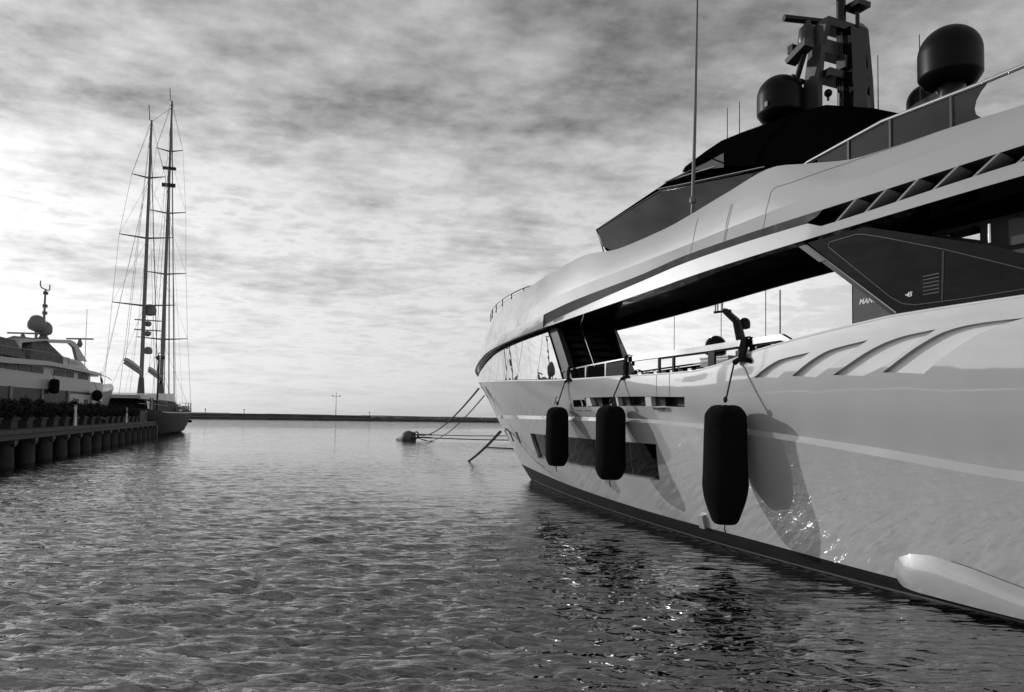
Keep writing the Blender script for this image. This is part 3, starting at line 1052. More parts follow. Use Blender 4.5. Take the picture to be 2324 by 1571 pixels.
b = MB().loft([rail_ring(u, z, 0.035, 0.035) for u, z in RAIL[:4]] + [rail_ring(-13.72, 4.125, 0.035, 0.035)])
obj('handrail', b, 'chrome', Y)
b = MB().loft([rail_ring(u, z + 0.015, 0.12, 0.055) for u, z in [(-13.74, 4.125)] + RAIL[4:]] + [rail_ring(-19.08, 4.08, 0.05, 0.05)])
obj('handrail', b, 'chrome', Y)
obj('rail_underside', MB().tube([(u, rv(u) - 0.01, z - 0.125) for u, z in RAIL[4:]], 0.02, 6), 'black', Y)
for u, w in ((-9.25, 0.03), (-10.25, 0.07), (-11.69, 0.018), (-12.73, 0.018), (-13.7, 0.05), (-15.03, 0.03), (-15.56, 0.03), (-16.84, 0.10), (-18.0, 0.04)):
    z1 = float(np.interp(-u, [-p[0] for p in RAIL], [p[1] for p in RAIL])) - 0.04
    z0 = float(guide('sh', s_of('sh', u))[2])
    obj('stanchion', MB().box((u, rv(u), (z0 + z1) / 2), (w * 2, 0.05, z1 - z0 + 0.04)), 'black' if w > 0.02 else 'chrome', Y)
for a, c in ((-9.35, -10.15), (-10.35, -11.65), (-11.73, -12.69), (-12.77, -13.62)):
    z = [float(np.interp(-x, [-p[0] for p in RAIL], [p[1] for p in RAIL])) - 0.06 for x in (a, c)]
    y0 = [float(guide('sh', s_of('sh', x))[2]) + 0.03 for x in (a, c)]
    obj('glass_panel', MB().slab([(a, rv(a), y0[0]), (a, rv(a), z[0]), (c, rv(c), z[1]), (c, rv(c), y0[1])], (0, -0.012, 0)), 'darkglass', Y)
for k in range(9):
    u = -13.95 - k * 0.31
    z0 = float(guide('sh', s_of('sh', u))[2])
    obj('rail_foot', MB().box((u, rv(u) - 0.02, z0 + 0.05), (0.12 if k % 2 else 0.17, 0.06, 0.07)), 'chrome' if k % 2 else 'black', Y)
# small fittings on the side deck seen through the rail
obj('deck_box', MB().box((-16.3, 3.75, 3.86), (0.9, 0.4, 0.22)).box((-16.3, 3.75, 3.99), (0.94, 0.44, 0.03)), 'white', Y)
obj('deck_box', MB().box((-17.35, 3.8, 3.98), (0.7, 0.35, 0.2)), 'darkgrey', Y)

# --- wing window aft of the opening
wv = 4.46
wing = [(-19.40, 5.79), (-20.60, 5.81), (-21.7, 5.43), (-22.72, 5.07), (-23.3, 4.80), (-24.6, 4.30), (-23.13, 4.31), (-21.22, 4.30)]
obj('wing_window', MB().slab([(x, wv, z) for x, z in wing], (0, -0.05, 0)), 'darkglass', Y)
trim = [(-19.88, 5.66), (-19.93, 5.70), (-20.46, 5.715), (-20.6, 5.685), (-20.99, 5.55), (-22.01, 5.16), (-23.13, 4.68), (-23.4, 4.52), (-23.13, 4.42), (-22.36, 4.405), (-21.51, 4.415), (-21.3, 4.46), (-21.09, 4.59), (-19.88, 5.62), (-19.88, 5.66)]
obj('window_outline', MB().tube([(x, wv + 0.006, z) for x, z in trim], 0.009, 6), 'fin', Y)
obj('wing_edge', MB().tube([(-19.33, wv + 0.01, 5.80), (-21.19, wv + 0.01, 4.33)], 0.014, 8), 'chrome', Y, 40)
obj('wing_post', MB().slab([(-19.18, wv - 0.02, 5.80), (-19.32, wv - 0.02, 5.82), (-21.18, wv - 0.02, 4.33), (-21.06, wv - 0.02, 4.33)], (0, -0.25, 0)), 'black', Y)
obj('post_facing', MB().slab([(-19.15, wv - 0.015, 5.795), (-19.30, wv - 0.015, 5.815), (-19.80, wv - 0.015, 5.40), (-19.66, wv - 0.015, 5.40)], (0.0, 0.012, 0)), 'fin', Y)
t45 = text_mesh('\u00b745', 0.10, 0.004, 0.25, 1.0, 0.002)
xform(t45, lambda x, y, z: (-21.33 - x, wv + 0.004 + z, 4.555 + y))
obj('window_lettering', t45, 'letter', Y, fix=False)
tmn = text_mesh('MANG', 0.135, 0.004, 0.25, 1.0, 0.004)
w_ = max(p[0] for p in tmn.v)
xform(tmn, lambda x, y, z: (-19.50 - x * 0.40 / w_, 3.306 + z, 4.77 + y))
obj('window_lettering', tmn, 'letter', Y, fix=False)
for k in range(6):  # thin strips laid on the glass imitate slats reflected in it
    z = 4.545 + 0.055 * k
    obj('slat_reflection', MB().slab([(-21.64, wv + 0.001, z), (-21.64, wv + 0.001, z + 0.012), (-21.90, wv + 0.001, z + 0.020), (-21.90, wv + 0.001, z + 0.004)], (0, 0.004, 0)), 'inner', Y)
obj('glass_mullion', MB().slab([(-21.93, wv + 0.001, 4.43), (-21.96, wv + 0.001, 4.43), (-21.99, wv + 0.001, 5.14), (-21.96, wv + 0.001, 5.15)], (0, 0.006, 0)), 'black', Y)
# dark space behind the wing window
obj('side_wall', MB().box((-27.5, 3.36, 4.9), (13.0, 0.05, 1.7)), 'inner', Y)
obj('side_window', MB().slab([(-21.22, 3.40, 5.66), (-21.75, 3.40, 5.70), (-21.82, 3.40, 5.66), (-21.82, 3.40, 5.46)], (0, -0.01, 0)), 'mirror', Y)
obj('door_post', MB().tube([(-22.20, 3.75, 5.30), (-22.20, 3.75, 5.58)], 0.030, 10), 'chrome', Y, 40)
obj('door_bar', MB().tube([(-22.55, 3.7, 5.62), (-23.6, 3.7, 5.68)], 0.014, 8), 'chrome', Y, 40)
obj('door_panel', MB().box((-22.85, 3.6, 5.42), (0.9, 0.06, 0.38)), 'darkgrey', Y)

# --- stabiliser fairing low on the hull and small bracket by the aft fender
fa = np.linspace(0.5675, 0.80, 60)
top_t = np.interp(fa, [0.5673, 0.5690, 0.5720, 0.5760, 0.5829, 0.5912, 0.6053, 0.6219, 0.66, 0.80], [0.03, 0.08, 0.14, 0.19, 0.235, 0.257, 0.235, 0.168, 0.10, 0.05])
rows = []
for k in range(9):
    x = k / 8
    dep = 0.16 * math.sin(math.pi * min(1, (1 - x) * 1.25 + 0.0) / 2 * 1.0) if x < 1 else 0.0
    grow = np.clip((fa - 0.5675) / 0.010, 0, 1) ** 0.5
    rows.append([tuple(p) for p in sp('low', fa, top_t * x - 0.03 * (1 - x), -(dep * grow))])
obj('fairing', MB().loft(rows, closed=False, caps=False), 'shell', Y, 40)
obj('fairing_seam', ribbon(MB(), 'low', [(a, t + 0.004) for a, t in zip(fa[8:40], top_t[8:40])], 0.012), 'seam', Y, fix=False)
quad('bracket', 'low', [(0.4450, 0.130), (0.4495, 0.130), (0.4435, 0.0), (0.4385, 0.0)], 'shell', Y, -0.08, (3, 3), 0.08)
obj('waterline_strip', ribbon(MB(), 'bottom', [(s, 0.10) for s in np.linspace(0.02, 0.98, 60)], 0.035, 0.003), 'seam', Y, fix=False)  # thin grey strip just above the water
dm = text_mesh('V4', 0.22, 0.002)
xform(dm, lambda x, y, z: tuple(sp('bottom', s_of('wl', -9.0) + x / 39.0, 0.25 + y * 1.9, -0.006)))
obj('draft_mark', dm, 'dome', Y, fix=False)

# ------------------------------------------------------------------ wheelhouse
whs = [(-9.97, 8.26), (-10.49, 7.63), (-11.29, 7.30), (-13.17, 7.10), (-17.2, 7.3), (-17.2, 8.02), (-16.57, 8.06), (-15.76, 8.19), (-14.4, 8.40), (-13.08, 8.60)]
wy = lambda z: 3.1 + (8.1 - z) * 0.16      # the side glass leans inwards
for sd in (1, -1):
    obj('side_windscreen', MB().slab([(x, sd * wy(z), z) for x, z in whs], (0, -sd * 0.04, 0)), 'greyglass', Y)
    obj('windscreen_frame', MB().tube([(x, sd * (wy(z) + 0.005), z) for x, z in [(-10.62, 7.40), (-10.43, 7.66), (-9.95, 8.25), (-13.03, 8.615), (-14.42, 8.43), (-16.2, 8.17)]], 0.022, 8), 'darkgrey', Y, 40)
    obj('grab_rail', MB().tube([(x, sd * (wy(z) + 0.07), z) for x, z in [(-13.0, 8.655), (-14.4, 8.44), (-15.9, 8.22), (-17.0, 8.06)]], 0.016, 8), 'chrome', Y, 40)
    obj('grab_rail', MB().tube([(x, sd * (wy(z) + 0.09), z) for x, z in [(-13.39, 8.74), (-14.4, 8.66), (-15.35, 8.56)]], 0.022, 8), 'chrome', Y, 40)
rowA = [(-9.97, 3.1, 8.26), (-9.3, 2.4, 8.29), (-8.9, 1.5, 8.31), (-8.6, 0, 8.33)]
rowB = [(-13.39, 3.1, 8.72), (-14.05, 2.25, 9.30), (-13.6, 1.3, 9.36), (-13.3, 0, 9.40)]
rowC = [(-10.49, 3.1, 7.55), (-9.8, 2.4, 7.55), (-9.4, 1.5, 7.55), (-9.1, 0, 7.55)]
full = lambda r: r + [(p[0], -p[1], p[2]) for p in r[-2::-1]]
obj('front_windscreen', MB().loft([full(rowC), full(rowA)], closed=False, caps=False), 'darkglass', Y)
obj('sloping_skylight', MB().loft([full(rowA), full(rowB)], closed=False, caps=False), 'hullglass', Y)
# small side light between skylight and roof, lit brow
obj('quarter_glass', MB().slab([(-13.3, 3.12, 8.74), (-14.46, 3.12, 8.72), (-15.63, 3.12, 8.46), (-15.62, 3.12, 8.80), (-14.6, 3.0, 8.84)], (0, -0.03, 0)), 'hullglass', Y)
# roof
stn = [(-13.95, 8.86, 9.28, 3.02), (-14.5, 8.88, 9.36, 3.1), (-15.1, 8.84, 9.44, 3.13), (-15.8, 8.44, 9.50, 3.13), (-16.84, 8.14, 9.45, 3.13), (-17.75, 7.92, 9.32, 3.13), (-18.9, 7.80, 8.83, 3.13), (-19.4, 7.60, 8.45, 3.13), (-19.9, 7.4, 7.95, 3.0)]
rings = []
for u, ze, zcr, w in stn:
    half = [(w, ze), (w - 0.10, ze + (zcr - ze) * 0.35), (w - 0.38, ze + (zcr - ze) * 0.80), (2.2, zcr), (1.1, zcr + 0.05), (0, zcr + 0.06)]
    rg = [(u, a, z) for a, z in half] + [(u, -a, z) for a, z in half[-2::-1]]
    rings.append(rg)
obj('hardtop_roof', MB().loft(rings, closed=True, caps=True), 'roofblack', Y, 50)
obj('roof_light', MB().lathe([(0.05, 0), (0.06, 0.10), (0.075, 0.11), (0.075, 0.17), (0.04, 0.19)], (-13.95, 2.2, 9.27), 12), 'dome', Y, 40)
obj('roof_light', MB().lathe([(0.09, 0), (0.10, 0.05), (0.04, 0.09)], (-15.75, 2.1, 9.50), 12), 'letter', Y, 40)
obj('nav_bracket', MB().tube([(-16.3, 3.05, 8.0), (-16.45, 3.12, 8.18)], 0.02, 6), 'black', Y)
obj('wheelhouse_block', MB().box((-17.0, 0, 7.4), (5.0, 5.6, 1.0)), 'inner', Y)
obj('sill_block', MB().loft([full([(-10.6, 3.05, 6.8), (-9.8, 2.3, 6.8), (-9.4, 1.5, 6.8), (-9.2, 0, 6.8)]), full([(-10.6, 3.05, 7.58), (-9.85, 2.3, 7.58), (-9.45, 1.5, 7.58), (-9.2, 0, 7.58)])], closed=False, caps=False), 'white', Y)
obj('front_strut', MB().slab([(-9.6, 2.3, 7.35), (-9.95, 2.3, 7.35), (-10.2, 2.5, 7.75), (-10.1, 2.5, 7.75)], (0, -0.06, 0)), 'white', Y)

# ------------------------------------------------------------------ mast and aerials on the roof
for sd, poly in ((0.7, [(-15.46, 9.2), (-16.20, 9.2), (-16.20, 10.6), (-16.30, 11.6), (-16.48, 12.10), (-16.40, 12.20), (-16.20, 12.16), (-15.95, 11.80), (-15.66, 10.4)]), (-0.7, [(-15.55, 9.2), (-16.55, 9.2), (-16.46, 11.0), (-16.34, 12.30), (-16.20, 12.50), (-15.88, 12.56), (-15.75, 11.5)])):
    mb = MB().slab([(x, sd - 0.07, z) for x, z in poly], (0, 0.14, 0))
    obj('mast_fin', mb, 'fin' if sd > 0 else 'black', Y)  # lit tone put into the port fin's lighter grey; starboard fin stays black
obj('mast_head', MB().box((-16.2, 0.0, 12.17), (0.42, 1.3, 0.20)), 'black', Y)
obj('mast_crossbar', MB().box((-16.2, 0.0, 10.92), (0.5, 1.3, 0.18)), 'black', Y)
obj('mast_crossbar', MB().box((-16.1, 0.0, 11.62), (0.35, 1.3, 0.34)), 'darkgrey', Y)
obj('mast_core', MB().loft([[(-16.15, 0.12, 9.2), (-16.15, -0.42, 9.2), (-16.62, -0.42, 9.2), (-16.62, 0.12, 9.2)], [(-16.2, 0.05, 10.6), (-16.2, -0.40, 10.6), (-16.60, -0.40, 10.6), (-16.60, 0.05, 10.6)], [(-16.12, 0.12, 10.75), (-16.12, -0.46, 10.75), (-16.62, -0.46, 10.75), (-16.62, 0.12, 10.75)], [(-16.15, 0.06, 11.1), (-16.15, -0.40, 11.1), (-16.58, -0.40, 11.1), (-16.58, 0.06, 11.1)], [(-16.12, 0.08, 12.1), (-16.12, -0.44, 12.1), (-16.55, -0.44, 12.1), (-16.55, 0.08, 12.1)]]), 'black', Y, 30)
obj('junction_box', MB().box((-16.35, 0.16, 11.25), (0.26, 0.08, 0.30)), 'darkgrey', Y)
obj('junction_box', MB().box((-16.33, 0.15, 9.75), (0.2, 0.08, 0.24)), 'darkgrey', Y)
for k in range(4):
    obj('mast_cable', MB().tube([(-16.19 - 0.05 * k, 0.13, 9.3), (-16.2 - 0.05 * k, 0.12, 10.7), (-16.19 - 0.05 * k, 0.14, 12.05)], 0.012, 6), 'fin', Y)
obj('horn', MB().lathe([(0.05, 0), (0.07, 0.12), (0.16, 0.3), (0.17, 0.34)], (-16.1, -0.35, 11.4), 14), 'darkgrey', Y, 40)
obj('mast_pole', MB().tube([(-16.2, 0, 12.2), (-16.2, 0, 15.6)], [0.115, 0.10], 14), 'black', Y, 40)
for dy in (-0.14, 0.14):
    obj('pole_cleat', MB().lathe([(0.025, 0), (0.045, 0.05), (0.03, 0.12), (0.045, 0.17), (0.02, 0.2)], (-16.18, dy, 12.88), 8), 'chrome', Y, 40)
obj('radar_pedestal', MB().lathe([(0.20, 0), (0.23, 0.1), (0.20, 0.42), (0.10, 0.52), (0.07, 0.62)], (-15.93, 0.82, 11.70), 16), 'darkgrey', Y, 40)
obj('radar_scanner', MB().tube([(-15.73, 1.38, 12.36), (-16.05, 0.22, 12.36)], [0.085, 0.085], 12), 'black', Y, 40)
obj('flat_antenna', MB().box((-16.42, -0.30, 12.72), (0.42, 0.42, 0.13)), 'black', Y)
obj('antenna_stem', MB().tube([(-16.42, -0.30, 12.2), (-16.42, -0.30, 12.68)], 0.05, 8), 'black', Y)
obj('side_arm', MB().slab([(-15.58, 0.92, 11.42), (-16.22, 0.92, 11.70), (-16.22, 0.92, 11.52), (-15.64, 0.92, 11.30)], (0, 0.30, 0)), 'darkgrey', Y)
obj('arm_light', MB().box((-15.72, 1.1, 11.64), (0.16, 0.16, 0.2)), 'black', Y)
obj('crane_strut', MB().tube([(-16.0, 1.02, 11.42), (-15.76, 1.02, 10.86)], [0.075, 0.065], 10), 'black', Y, 40)
obj('strut_foot', MB().box((-15.8, 1.02, 10.80), (0.3, 0.16, 0.1), 0.2).box((-15.66, 1.02, 10.98), (0.07, 0.1, 0.16)), 'black', Y)
for c in ((-16.02, 0.25, 10.62), (-15.98, 0.2, 9.98), (-16.1, -0.1, 10.75)):
    obj('loudhailer', MB().ico(c, 0.10, 2).tube([(c[0], c[1], c[2] - 0.18), c], 0.03, 6), 'black', Y, 40)


def radome(u, v, z, r, zped):
    prof = [(r * 0.55, 0.0), (r * 0.80, r * 0.10), (r * 0.97, r * 0.34), (r, r * 0.40), (r, r * 0.48), (r, r * 1.15)]
    prof += [(r * math.cos(a), r * 1.15 + r * 0.97 * math.sin(a)) for a in np.linspace(0.12, 1.5, 10)] + [(0.004, r * 2.12)]
    o = obj('radome', MB().lathe(prof, (u, v, z), 36), 'dark_dome', Y, 35)
    obj('radome_pedestal', MB().lathe([(r * 0.5, zped - z), (r * 0.38, -0.10), (r * 0.5, 0.02)], (u, v, z), 20), 'black', Y, 40)
    if u > -16:
        obj('dome_plate', MB().box((u - 0.1, v + r * 0.99, z + r * 0.60), (0.10, 0.02, 0.12)), 'darkgrey', o)
    return o


radome(-15.42, 1.2, 9.92, 0.55, 9.40)
radome(-19.83, 1.2, 9.07, 0.562, 8.5)
radome(-17.55, -1.2, 9.62, 0.42, 9.2)
obj('radome_arm', MB().slab([(-18.40, 0.85, 8.72), (-19.20, 0.85, 8.97), (-19.70, 0.85, 9.05), (-19.92, 0.85, 8.9), (-19.9, 0.85, 8.4), (-18.5, 0.85, 8.4)], (0, 0.5, 0)), 'black', Y)
for u, v, z0, z1 in ((-13.86, 1.5, 9.2, 10.81), (-14.32, 1.5, 9.3, 10.81), (-17.23, 0.0, 9.2, 11.10), (-18.29, 0.0, 8.9, 11.10)):
    obj('whip_antenna', MB().tube([(u, v, z0), (u, v, z1)], [0.014, 0.009], 8), 'black', Y)
an = MB().tube([(-15.48, 3.9, 7.00), (-15.50, 3.9, 7.55)], 0.042, 12).lathe([(0.045, 7.54), (0.075, 7.56), (0.075, 7.66), (0.045, 7.70)], (-15.50, 3.9, 0), 12)
an.tube([(-15.505, 3.9, 7.65), (-15.57, 3.9, 9.6), (-15.64, 3.9, 12.4), (-15.7, 3.9, 14.4)], [0.042, 0.036, 0.022, 0.012], 12)
obj('long_antenna', an, 'dome', Y, 40)

# ------------------------------------------------------------------ upper deck rail with tinted panels
UR = [(-19.00, 7.32), (-19.12, 7.365), (-20.70, 7.57), (-22.33, 7.55), (-22.97, 7.56), (-27, 7.6)]
obj('upper_handrail', MB().tube([(u, 4.15, z) for u, z in UR], 0.034, 10), 'chrome', Y, 40)
jz = lambda u: float(guide('j', s_of('j', u))[2])
uz = lambda u: float(np.interp(-u, [-p[0] for p in UR], [p[1] for p in UR]))
for a, c in ((-19.35, -20.01), (-20.07, -20.83), (-20.90, -21.88)):
    obj('rail_glass', MB().slab([(a, 4.15, jz(a) - 0.02), (a, 4.15, uz(a) - 0.03), (c, 4.15, uz(c) - 0.03), (c, 4.15, jz(c) - 0.02)], (0, -0.014, 0)), 'greyglass', Y)
obj('rail_glass', MB().slab([(-21.95, 4.15, jz(-21.95) - 0.02), (-21.95, 4.15, 7.52), (-22.45, 4.15, 7.52), (-22.36, 4.15, 7.44), (-22.29, 4.15, 7.34), (-22.26, 4.15, 7.22), (-22.28, 4.15, 7.13), (-22.36, 4.15, 7.05), (-22.36, 4.15, jz(-22.36) - 0.02)], (0, -0.014, 0)), 'greyglass', Y)
for u in (-20.04, -20.865, -21.915):
    obj('rail_post', MB().box((u, 4.16, (jz(u) + uz(u)) / 2), (0.035, 0.035, uz(u) - jz(u))), 'fin', Y)

# foredeck rail at the bow
bp, top = [], []
for s in np.linspace(0.02, 0.277, 28):
    u, v, z = [float(q) for q in guide('j', s)]
    bp.append((u, max(v - 0.06, 0.02), z))
    k = (s - 0.02) / 0.257
    top.append((u, max(v - 0.06, 0.02), z + 0.62 * (1 - k) ** 0.7 + 0.03))
obj('bow_rail', MB().tube(top[::-1] + [(p[0], -p[1], p[2]) for p in top], 0.028, 8), 'chrome', Y, 40)
mid = [(p[0], p[1], (p[2] + q[2]) / 2) for p, q in zip(bp, top)]
obj('bow_rail', MB().tube(mid[::-1] + [(p[0], -p[1], p[2]) for p in mid], 0.012, 6), 'chrome', Y, 40)
for i in range(1, 26, 4):
    for sd in (1, -1):
        obj('bow_stanchion', MB().tube([(bp[i][0], sd * bp[i][1], bp[i][2] - 0.08), (top[i][0], sd * top[i][1], top[i][2])], 0.022, 6), 'darkgrey', Y)

# ------------------------------------------------------------------ fenders over the side
YM = Matrix.Translation((1.02, 32.9, 0)) @ Matrix.Rotation(R(115), 4, 'Z')


def to_world(p):
    return YM @ Vector(p)


def fender(u, v, z0, z1, r, taper, hook, label, knot):
    w = to_world((u, v, 0))
    t = thing('fender', label, 'fender', (w.x, w.y, z0), R(115), 'black fenders on the motor yacht')
    h = z1 - z0
    if taper:
        prof = [(0.02, 0.0), (r * 0.52, 0.03), (r * 0.72, 0.20), (r * 0.99, 0.60), (r * 1.03, 0.75)]
        prof += [(r * (1.03 - 0.09 * k), 0.75 + (h - 1.10) * k) for k in np.linspace(0.15, 1, 8)]
        prof += [(r * 0.93, h - 0.22), (r * 0.78, h - 0.09), (r * 0.55, h - 0.015), (r * 0.3, h), (0.02, h - 0.01)]
    else:
        prof = [(0.02, 0.0), (r * 0.60, 0.012), (r * 0.86, 0.12), (r * 1.0, 0.30)]
        prof += [(r * (1.0 - 0.02 * k), 0.30 + (h - 0.56) * k) for k in np.linspace(0.15, 1, 8)]
        prof += [(r * 0.92, h - 0.16), (r * 0.75, h - 0.06), (r * 0.45, h - 0.01), (0.02, h)]
    pr = np.array(prof)
    al = np.concatenate([[0], np.cumsum(np.hypot(*np.diff(pr, axis=0).T))])
    qs = np.linspace(0, al[-1], 54)
    mb = MB().lathe(list(zip(cub(al, pr[:, 0], qs), cub(al, pr[:, 1], qs))), n=56)
    rg = np.random.default_rng(int(u * -100))
    a1, a2 = rg.random(2) * 6
    mb.v = [(x * (1 + 0.010 * math.sin(3 * math.atan2(y, x) + 5 * z + a1) + 0.006 * math.sin(9 * math.atan2(y, x) + 3 * math.sin(6 * z)) * (1 if z < 0.5 or z > h - 0.4 else 0.3)), y * (1 + 0.012 * math.sin(2 * math.atan2(y, x) - 4 * z + a2)), z + 0.012 * math.sin(4 * math.atan2(y, x) + a1)) for x, y, z in mb.v]
    obj('cover', mb, 'matte', t, 40)
    obj('tail', MB().tube([(0, 0, 0.03), (0.01, 0.01, -0.08), (-0.02, 0, -0.17)], 0.012, 6), 'rope', t)
    obj('shackle', MB().tube([(-0.03, 0, h - 0.02), (-0.03, 0, h + 0.06), (0, 0, h + 0.09), (0.03, 0, h + 0.06), (0.03, 0, h - 0.02)], 0.008, 6), 'chrome', t)
    hu, hv, hz_ = hook
    loc = lambda p: (p[0] - u, p[1] - v, p[2] - z0)
    H = loc((hu + 0.20, hv - 0.01, hz_))
    rp = [(0, 0, h + 0.07)]
    for k in np.linspace(0.1, 1, 8):
        rp.append((H[0] * k, H[1] * k + 0.0, (h + 0.07) * (1 - k) + H[2] * k))
    obj('rope', MB().tube(rp, 0.017, 8), 'rope', t, 50)
    obj('knot', MB().ico((0, 0, h + 0.11), 0.042, 2, (1, 1, 1.5)), 'rope', t, 60)
    if knot:
        obj('rope_end', MB().tube([(0, 0, h + 0.30), (0.05, 0.03, h + 0.26), (0.10, 0.03, h + 0.08)], 0.013, 6), 'rope', t)
    # padded hook over the rail
    zr = float(np.interp(-hu, [-p[0] for p in RAIL], [p[1] for p in RAIL]))
    vr = rv(hu)
    strap = [(hu - 0.03, vr - 0.09, zr - 0.20), (hu - 0.02, vr - 0.09, zr + 0.03), (hu, vr, zr + 0.055), (hu + 0.0, vr + 0.09, zr + 0.02), (hu + 0.02, vr + 0.11, (zr + hz_) / 2), (hu + 0.02, hv - 0.05, hz_ + 0.05)]
    rows = []
    for k, p in enumerate(strap):
        w2 = (0.05, 0.06, 0.07, 0.08, 0.10, 0.06)[k] * (1.0 if taper else 0.62)
        q = loc(p)
        rows.append([(q[0] - w2, q[1], q[2]), (q[0] + w2, q[1], q[2]), (q[0] + w2 * 0.9, q[1] + 0.045, q[2] + 0.01), (q[0] - w2 * 0.9, q[1] + 0.045, q[2] + 0.01)])
    obj('strap', MB().loft(rows), 'matte', t, 40)
    q = loc((hu, hv - 0.03, hz_))
    obj('hook', MB().tube([(q[0] - 0.17, q[1] - 0.08, q[2] - 0.02), (q[0] - 0.05, q[1], q[2] + 0.04), (q[0] + 0.10, q[1] + 0.01, q[2] + 0.03), (q[0] + 0.21, q[1] + 0.01, q[2] - 0.02)], [(1.0 if taper else 0.65) * q_ for q_ in (0.04, 0.055, 0.05, 0.055)], 10), 'matte', t, 40)
    obj('lashing', MB().tube([(q[0] + 0.1, q[1] + 0.03, q[2]), loc((hu + 0.05, vr + 0.10, zr + 0.05))], 0.014, 6), 'rope', t)
    return t


fender(-10.24, 4.47, 1.30, 2.95, 0.325, False, (-10.90, 4.50, 3.66), 'black fender nearest the bow, smallest of three hanging on the white hull', True)
fender(-13.62, 4.84, 1.19, 2.95, 0.365, False, (-13.84, 4.58, 3.62), 'black fender in the middle, hanging over the end of the long hull window', False)
fender(-17.87, 4.98, 0.68, 2.92, 0.415, True, (-17.92, 4.64, 3.78), 'largest black fender, tapered at the bottom, hanging below the gill vents', False)

# ------------------------------------------------------------------ mooring buoy, lines, anchor chain
BP = Vector((-11.5, 86.5, 0))
bu = thing('mooring_buoy', 'big round weathered mooring buoy with pale cone floating ahead of the bow', 'buoy', BP, R(-8))
mb = MB().ico((0, 0, 0.22), 0.88, 3)
obj('body', mb, 'buoy', bu, 40)
obj('cone', MB().lathe([(0.72, 0.0), (0.60, 0.25), (0.10, 1.15), (0.01, 1.18)], (-0.35, 0, 0.15), 20, axis='X'), 'buoywhite', bu, 40)
bm_ = bu.children[-1]
bm_.matrix_local = Matrix.Translation((-0.35, 0.2, 0.28)) @ Matrix.Rotation(R(180), 4, 'Z') @ Matrix.Translation((0.35, 0, -0.28))
obj('band', MB().lathe([(0.60, -0.08), (0.66, -0.08), (0.66, 0.08), (0.60, 0.08)], (0.55, 0, 0.30), 24, axis='X'), 'concdark', bu, 40)
obj('mooring_ring', MB().tube([(0.9 + 0.24 * math.cos(a), 0, 0.66 + 0.32 * math.sin(a)) for a in np.linspace(0, 6.28, 20)], 0.07, 8), 'chain', bu, 40)
obj('shackle', MB().tube([(0.70, -0.2, 0.5), (0.82, -0.1, 0.72), (1.0, 0.05, 0.62), (1.08, 0, 0.42)], 0.09, 8), 'chain', bu, 40)
obj('shackle', MB().tube([(0.45, -0.72, 0.30), (0.8, -0.62, 0.22), (1.05, -0.3, 0.30)], 0.11, 8), 'chain', bu, 40)


def line(name, label, a, c, sag, r, n=24, cat='mooring line', group=None, endsag=True):
    a, c = Vector(a), Vector(c)
    o = thing(name, label, cat, a, 0, group)
    pts = []
    for i in range(n + 1):
        k = i / n
        p = a.lerp(c, k) - a
        p.z -= sag * 4 * k * (1 - k)
        pts.append(p)
    obj('rope', MB().tube(pts, r, 6), 'rope', o, 60)
    obj('eye_splice', MB().tube(pts[-3:], r * 1.6, 6), 'rope', o, 60)
    return o


ring = BP + Vector((1.0, -0.1, 0.7))
bow = to_world((4.55, 0.75, 4.02))
bow2 = to_world((4.8, 0.35, 3.7))
line('mooring_line', 'upper thick mooring line sagging from the bow down to the buoy', bow, ring, 0.85, 0.045, group='mooring lines to the buoy')
line('mooring_line', 'second, thinner mooring line below it from the stem to the buoy', bow2, ring + Vector((0.1, 0, -0.35)), 1.1, 0.03, group='mooring lines to the buoy')
far = Vector((3.8, 83.0, 0.66))
line('mooring_line', 'upper of two nearly level ropes running right from the buoy behind the bow', far + Vector((6, 0, 0.6)), ring + Vector((0, 0.2, 0.0)), 0.25, 0.045, group='mooring lines to the buoy')
line('mooring_line', 'lower of two nearly level ropes running right from the buoy behind the bow', far + Vector((6, -2.5, 0.0)), ring + Vector((0, -0.2, -0.30)), 0.22, 0.055, group='mooring lines to the buoy')
line('mooring_line', 'slack rope slipping from the buoy into the water', BP + Vector((5.5, -6.5, -0.10)), ring + Vector((0.05, -0.1, -0.4)), 0.12, 0.035, group='mooring lines to the buoy')
line('floating_rope', 'thin rope lying on the water beside the stem of the yacht', (-2.3, 69.5, 0.02), (2.6, 64.5, 0.05), 0.0, 0.05, cat='rope')

c0 = to_world((3.1, 0.22, 2.02))
c1 = Vector((-2.62, 47.4, -0.06))
ch = thing('anchor_chain', 'dark anchor chain running from the stem of the yacht into the water', 'chain', c0, 0)
dv_ = c1 - c0
nl = 96
link = MB().tube([(0.105 * math.cos(a), 0.062 * math.sin(a), 0) for a in np.linspace(0, 2 * math.pi, 13)], 0.018, 5, caps=False)
l0 = obj('link', link, 'chain', ch, 60)
q0 = dv_.to_track_quat('X', 'Z')
for i in range(nl):
    o = l0 if i == 0 else l0.copy()
    if i:
        COL.objects.link(o)
        o.parent = ch
    k = (i + 0.5) / nl
    o.location = dv_ * k + Vector((0, 0, -0.10 * 4 * k * (1 - k)))
    o.rotation_mode = 'QUATERNION'
    from mathutils import Quaternion
    o.rotation_quaternion = q0 @ Quaternion((1, 0, 0), R(20 + 90 * (i % 2)))

# ------------------------------------------------------------------ pier on the left
PA = Vector((-24.89, 39.85, 0))
PB = Vector((-40.77, 87.52, 0))
PD = (PB - PA).normalized()
PRZ = math.atan2(PD.y, PD.x)
PW = 2.7


def pier_pt(a, off=0.0, z=0.0):      # a metres along the front edge, off metres behind it
    return PA + PD * a + Vector((-PD.y, PD.x, 0)) * off + Vector((0, 0, z))


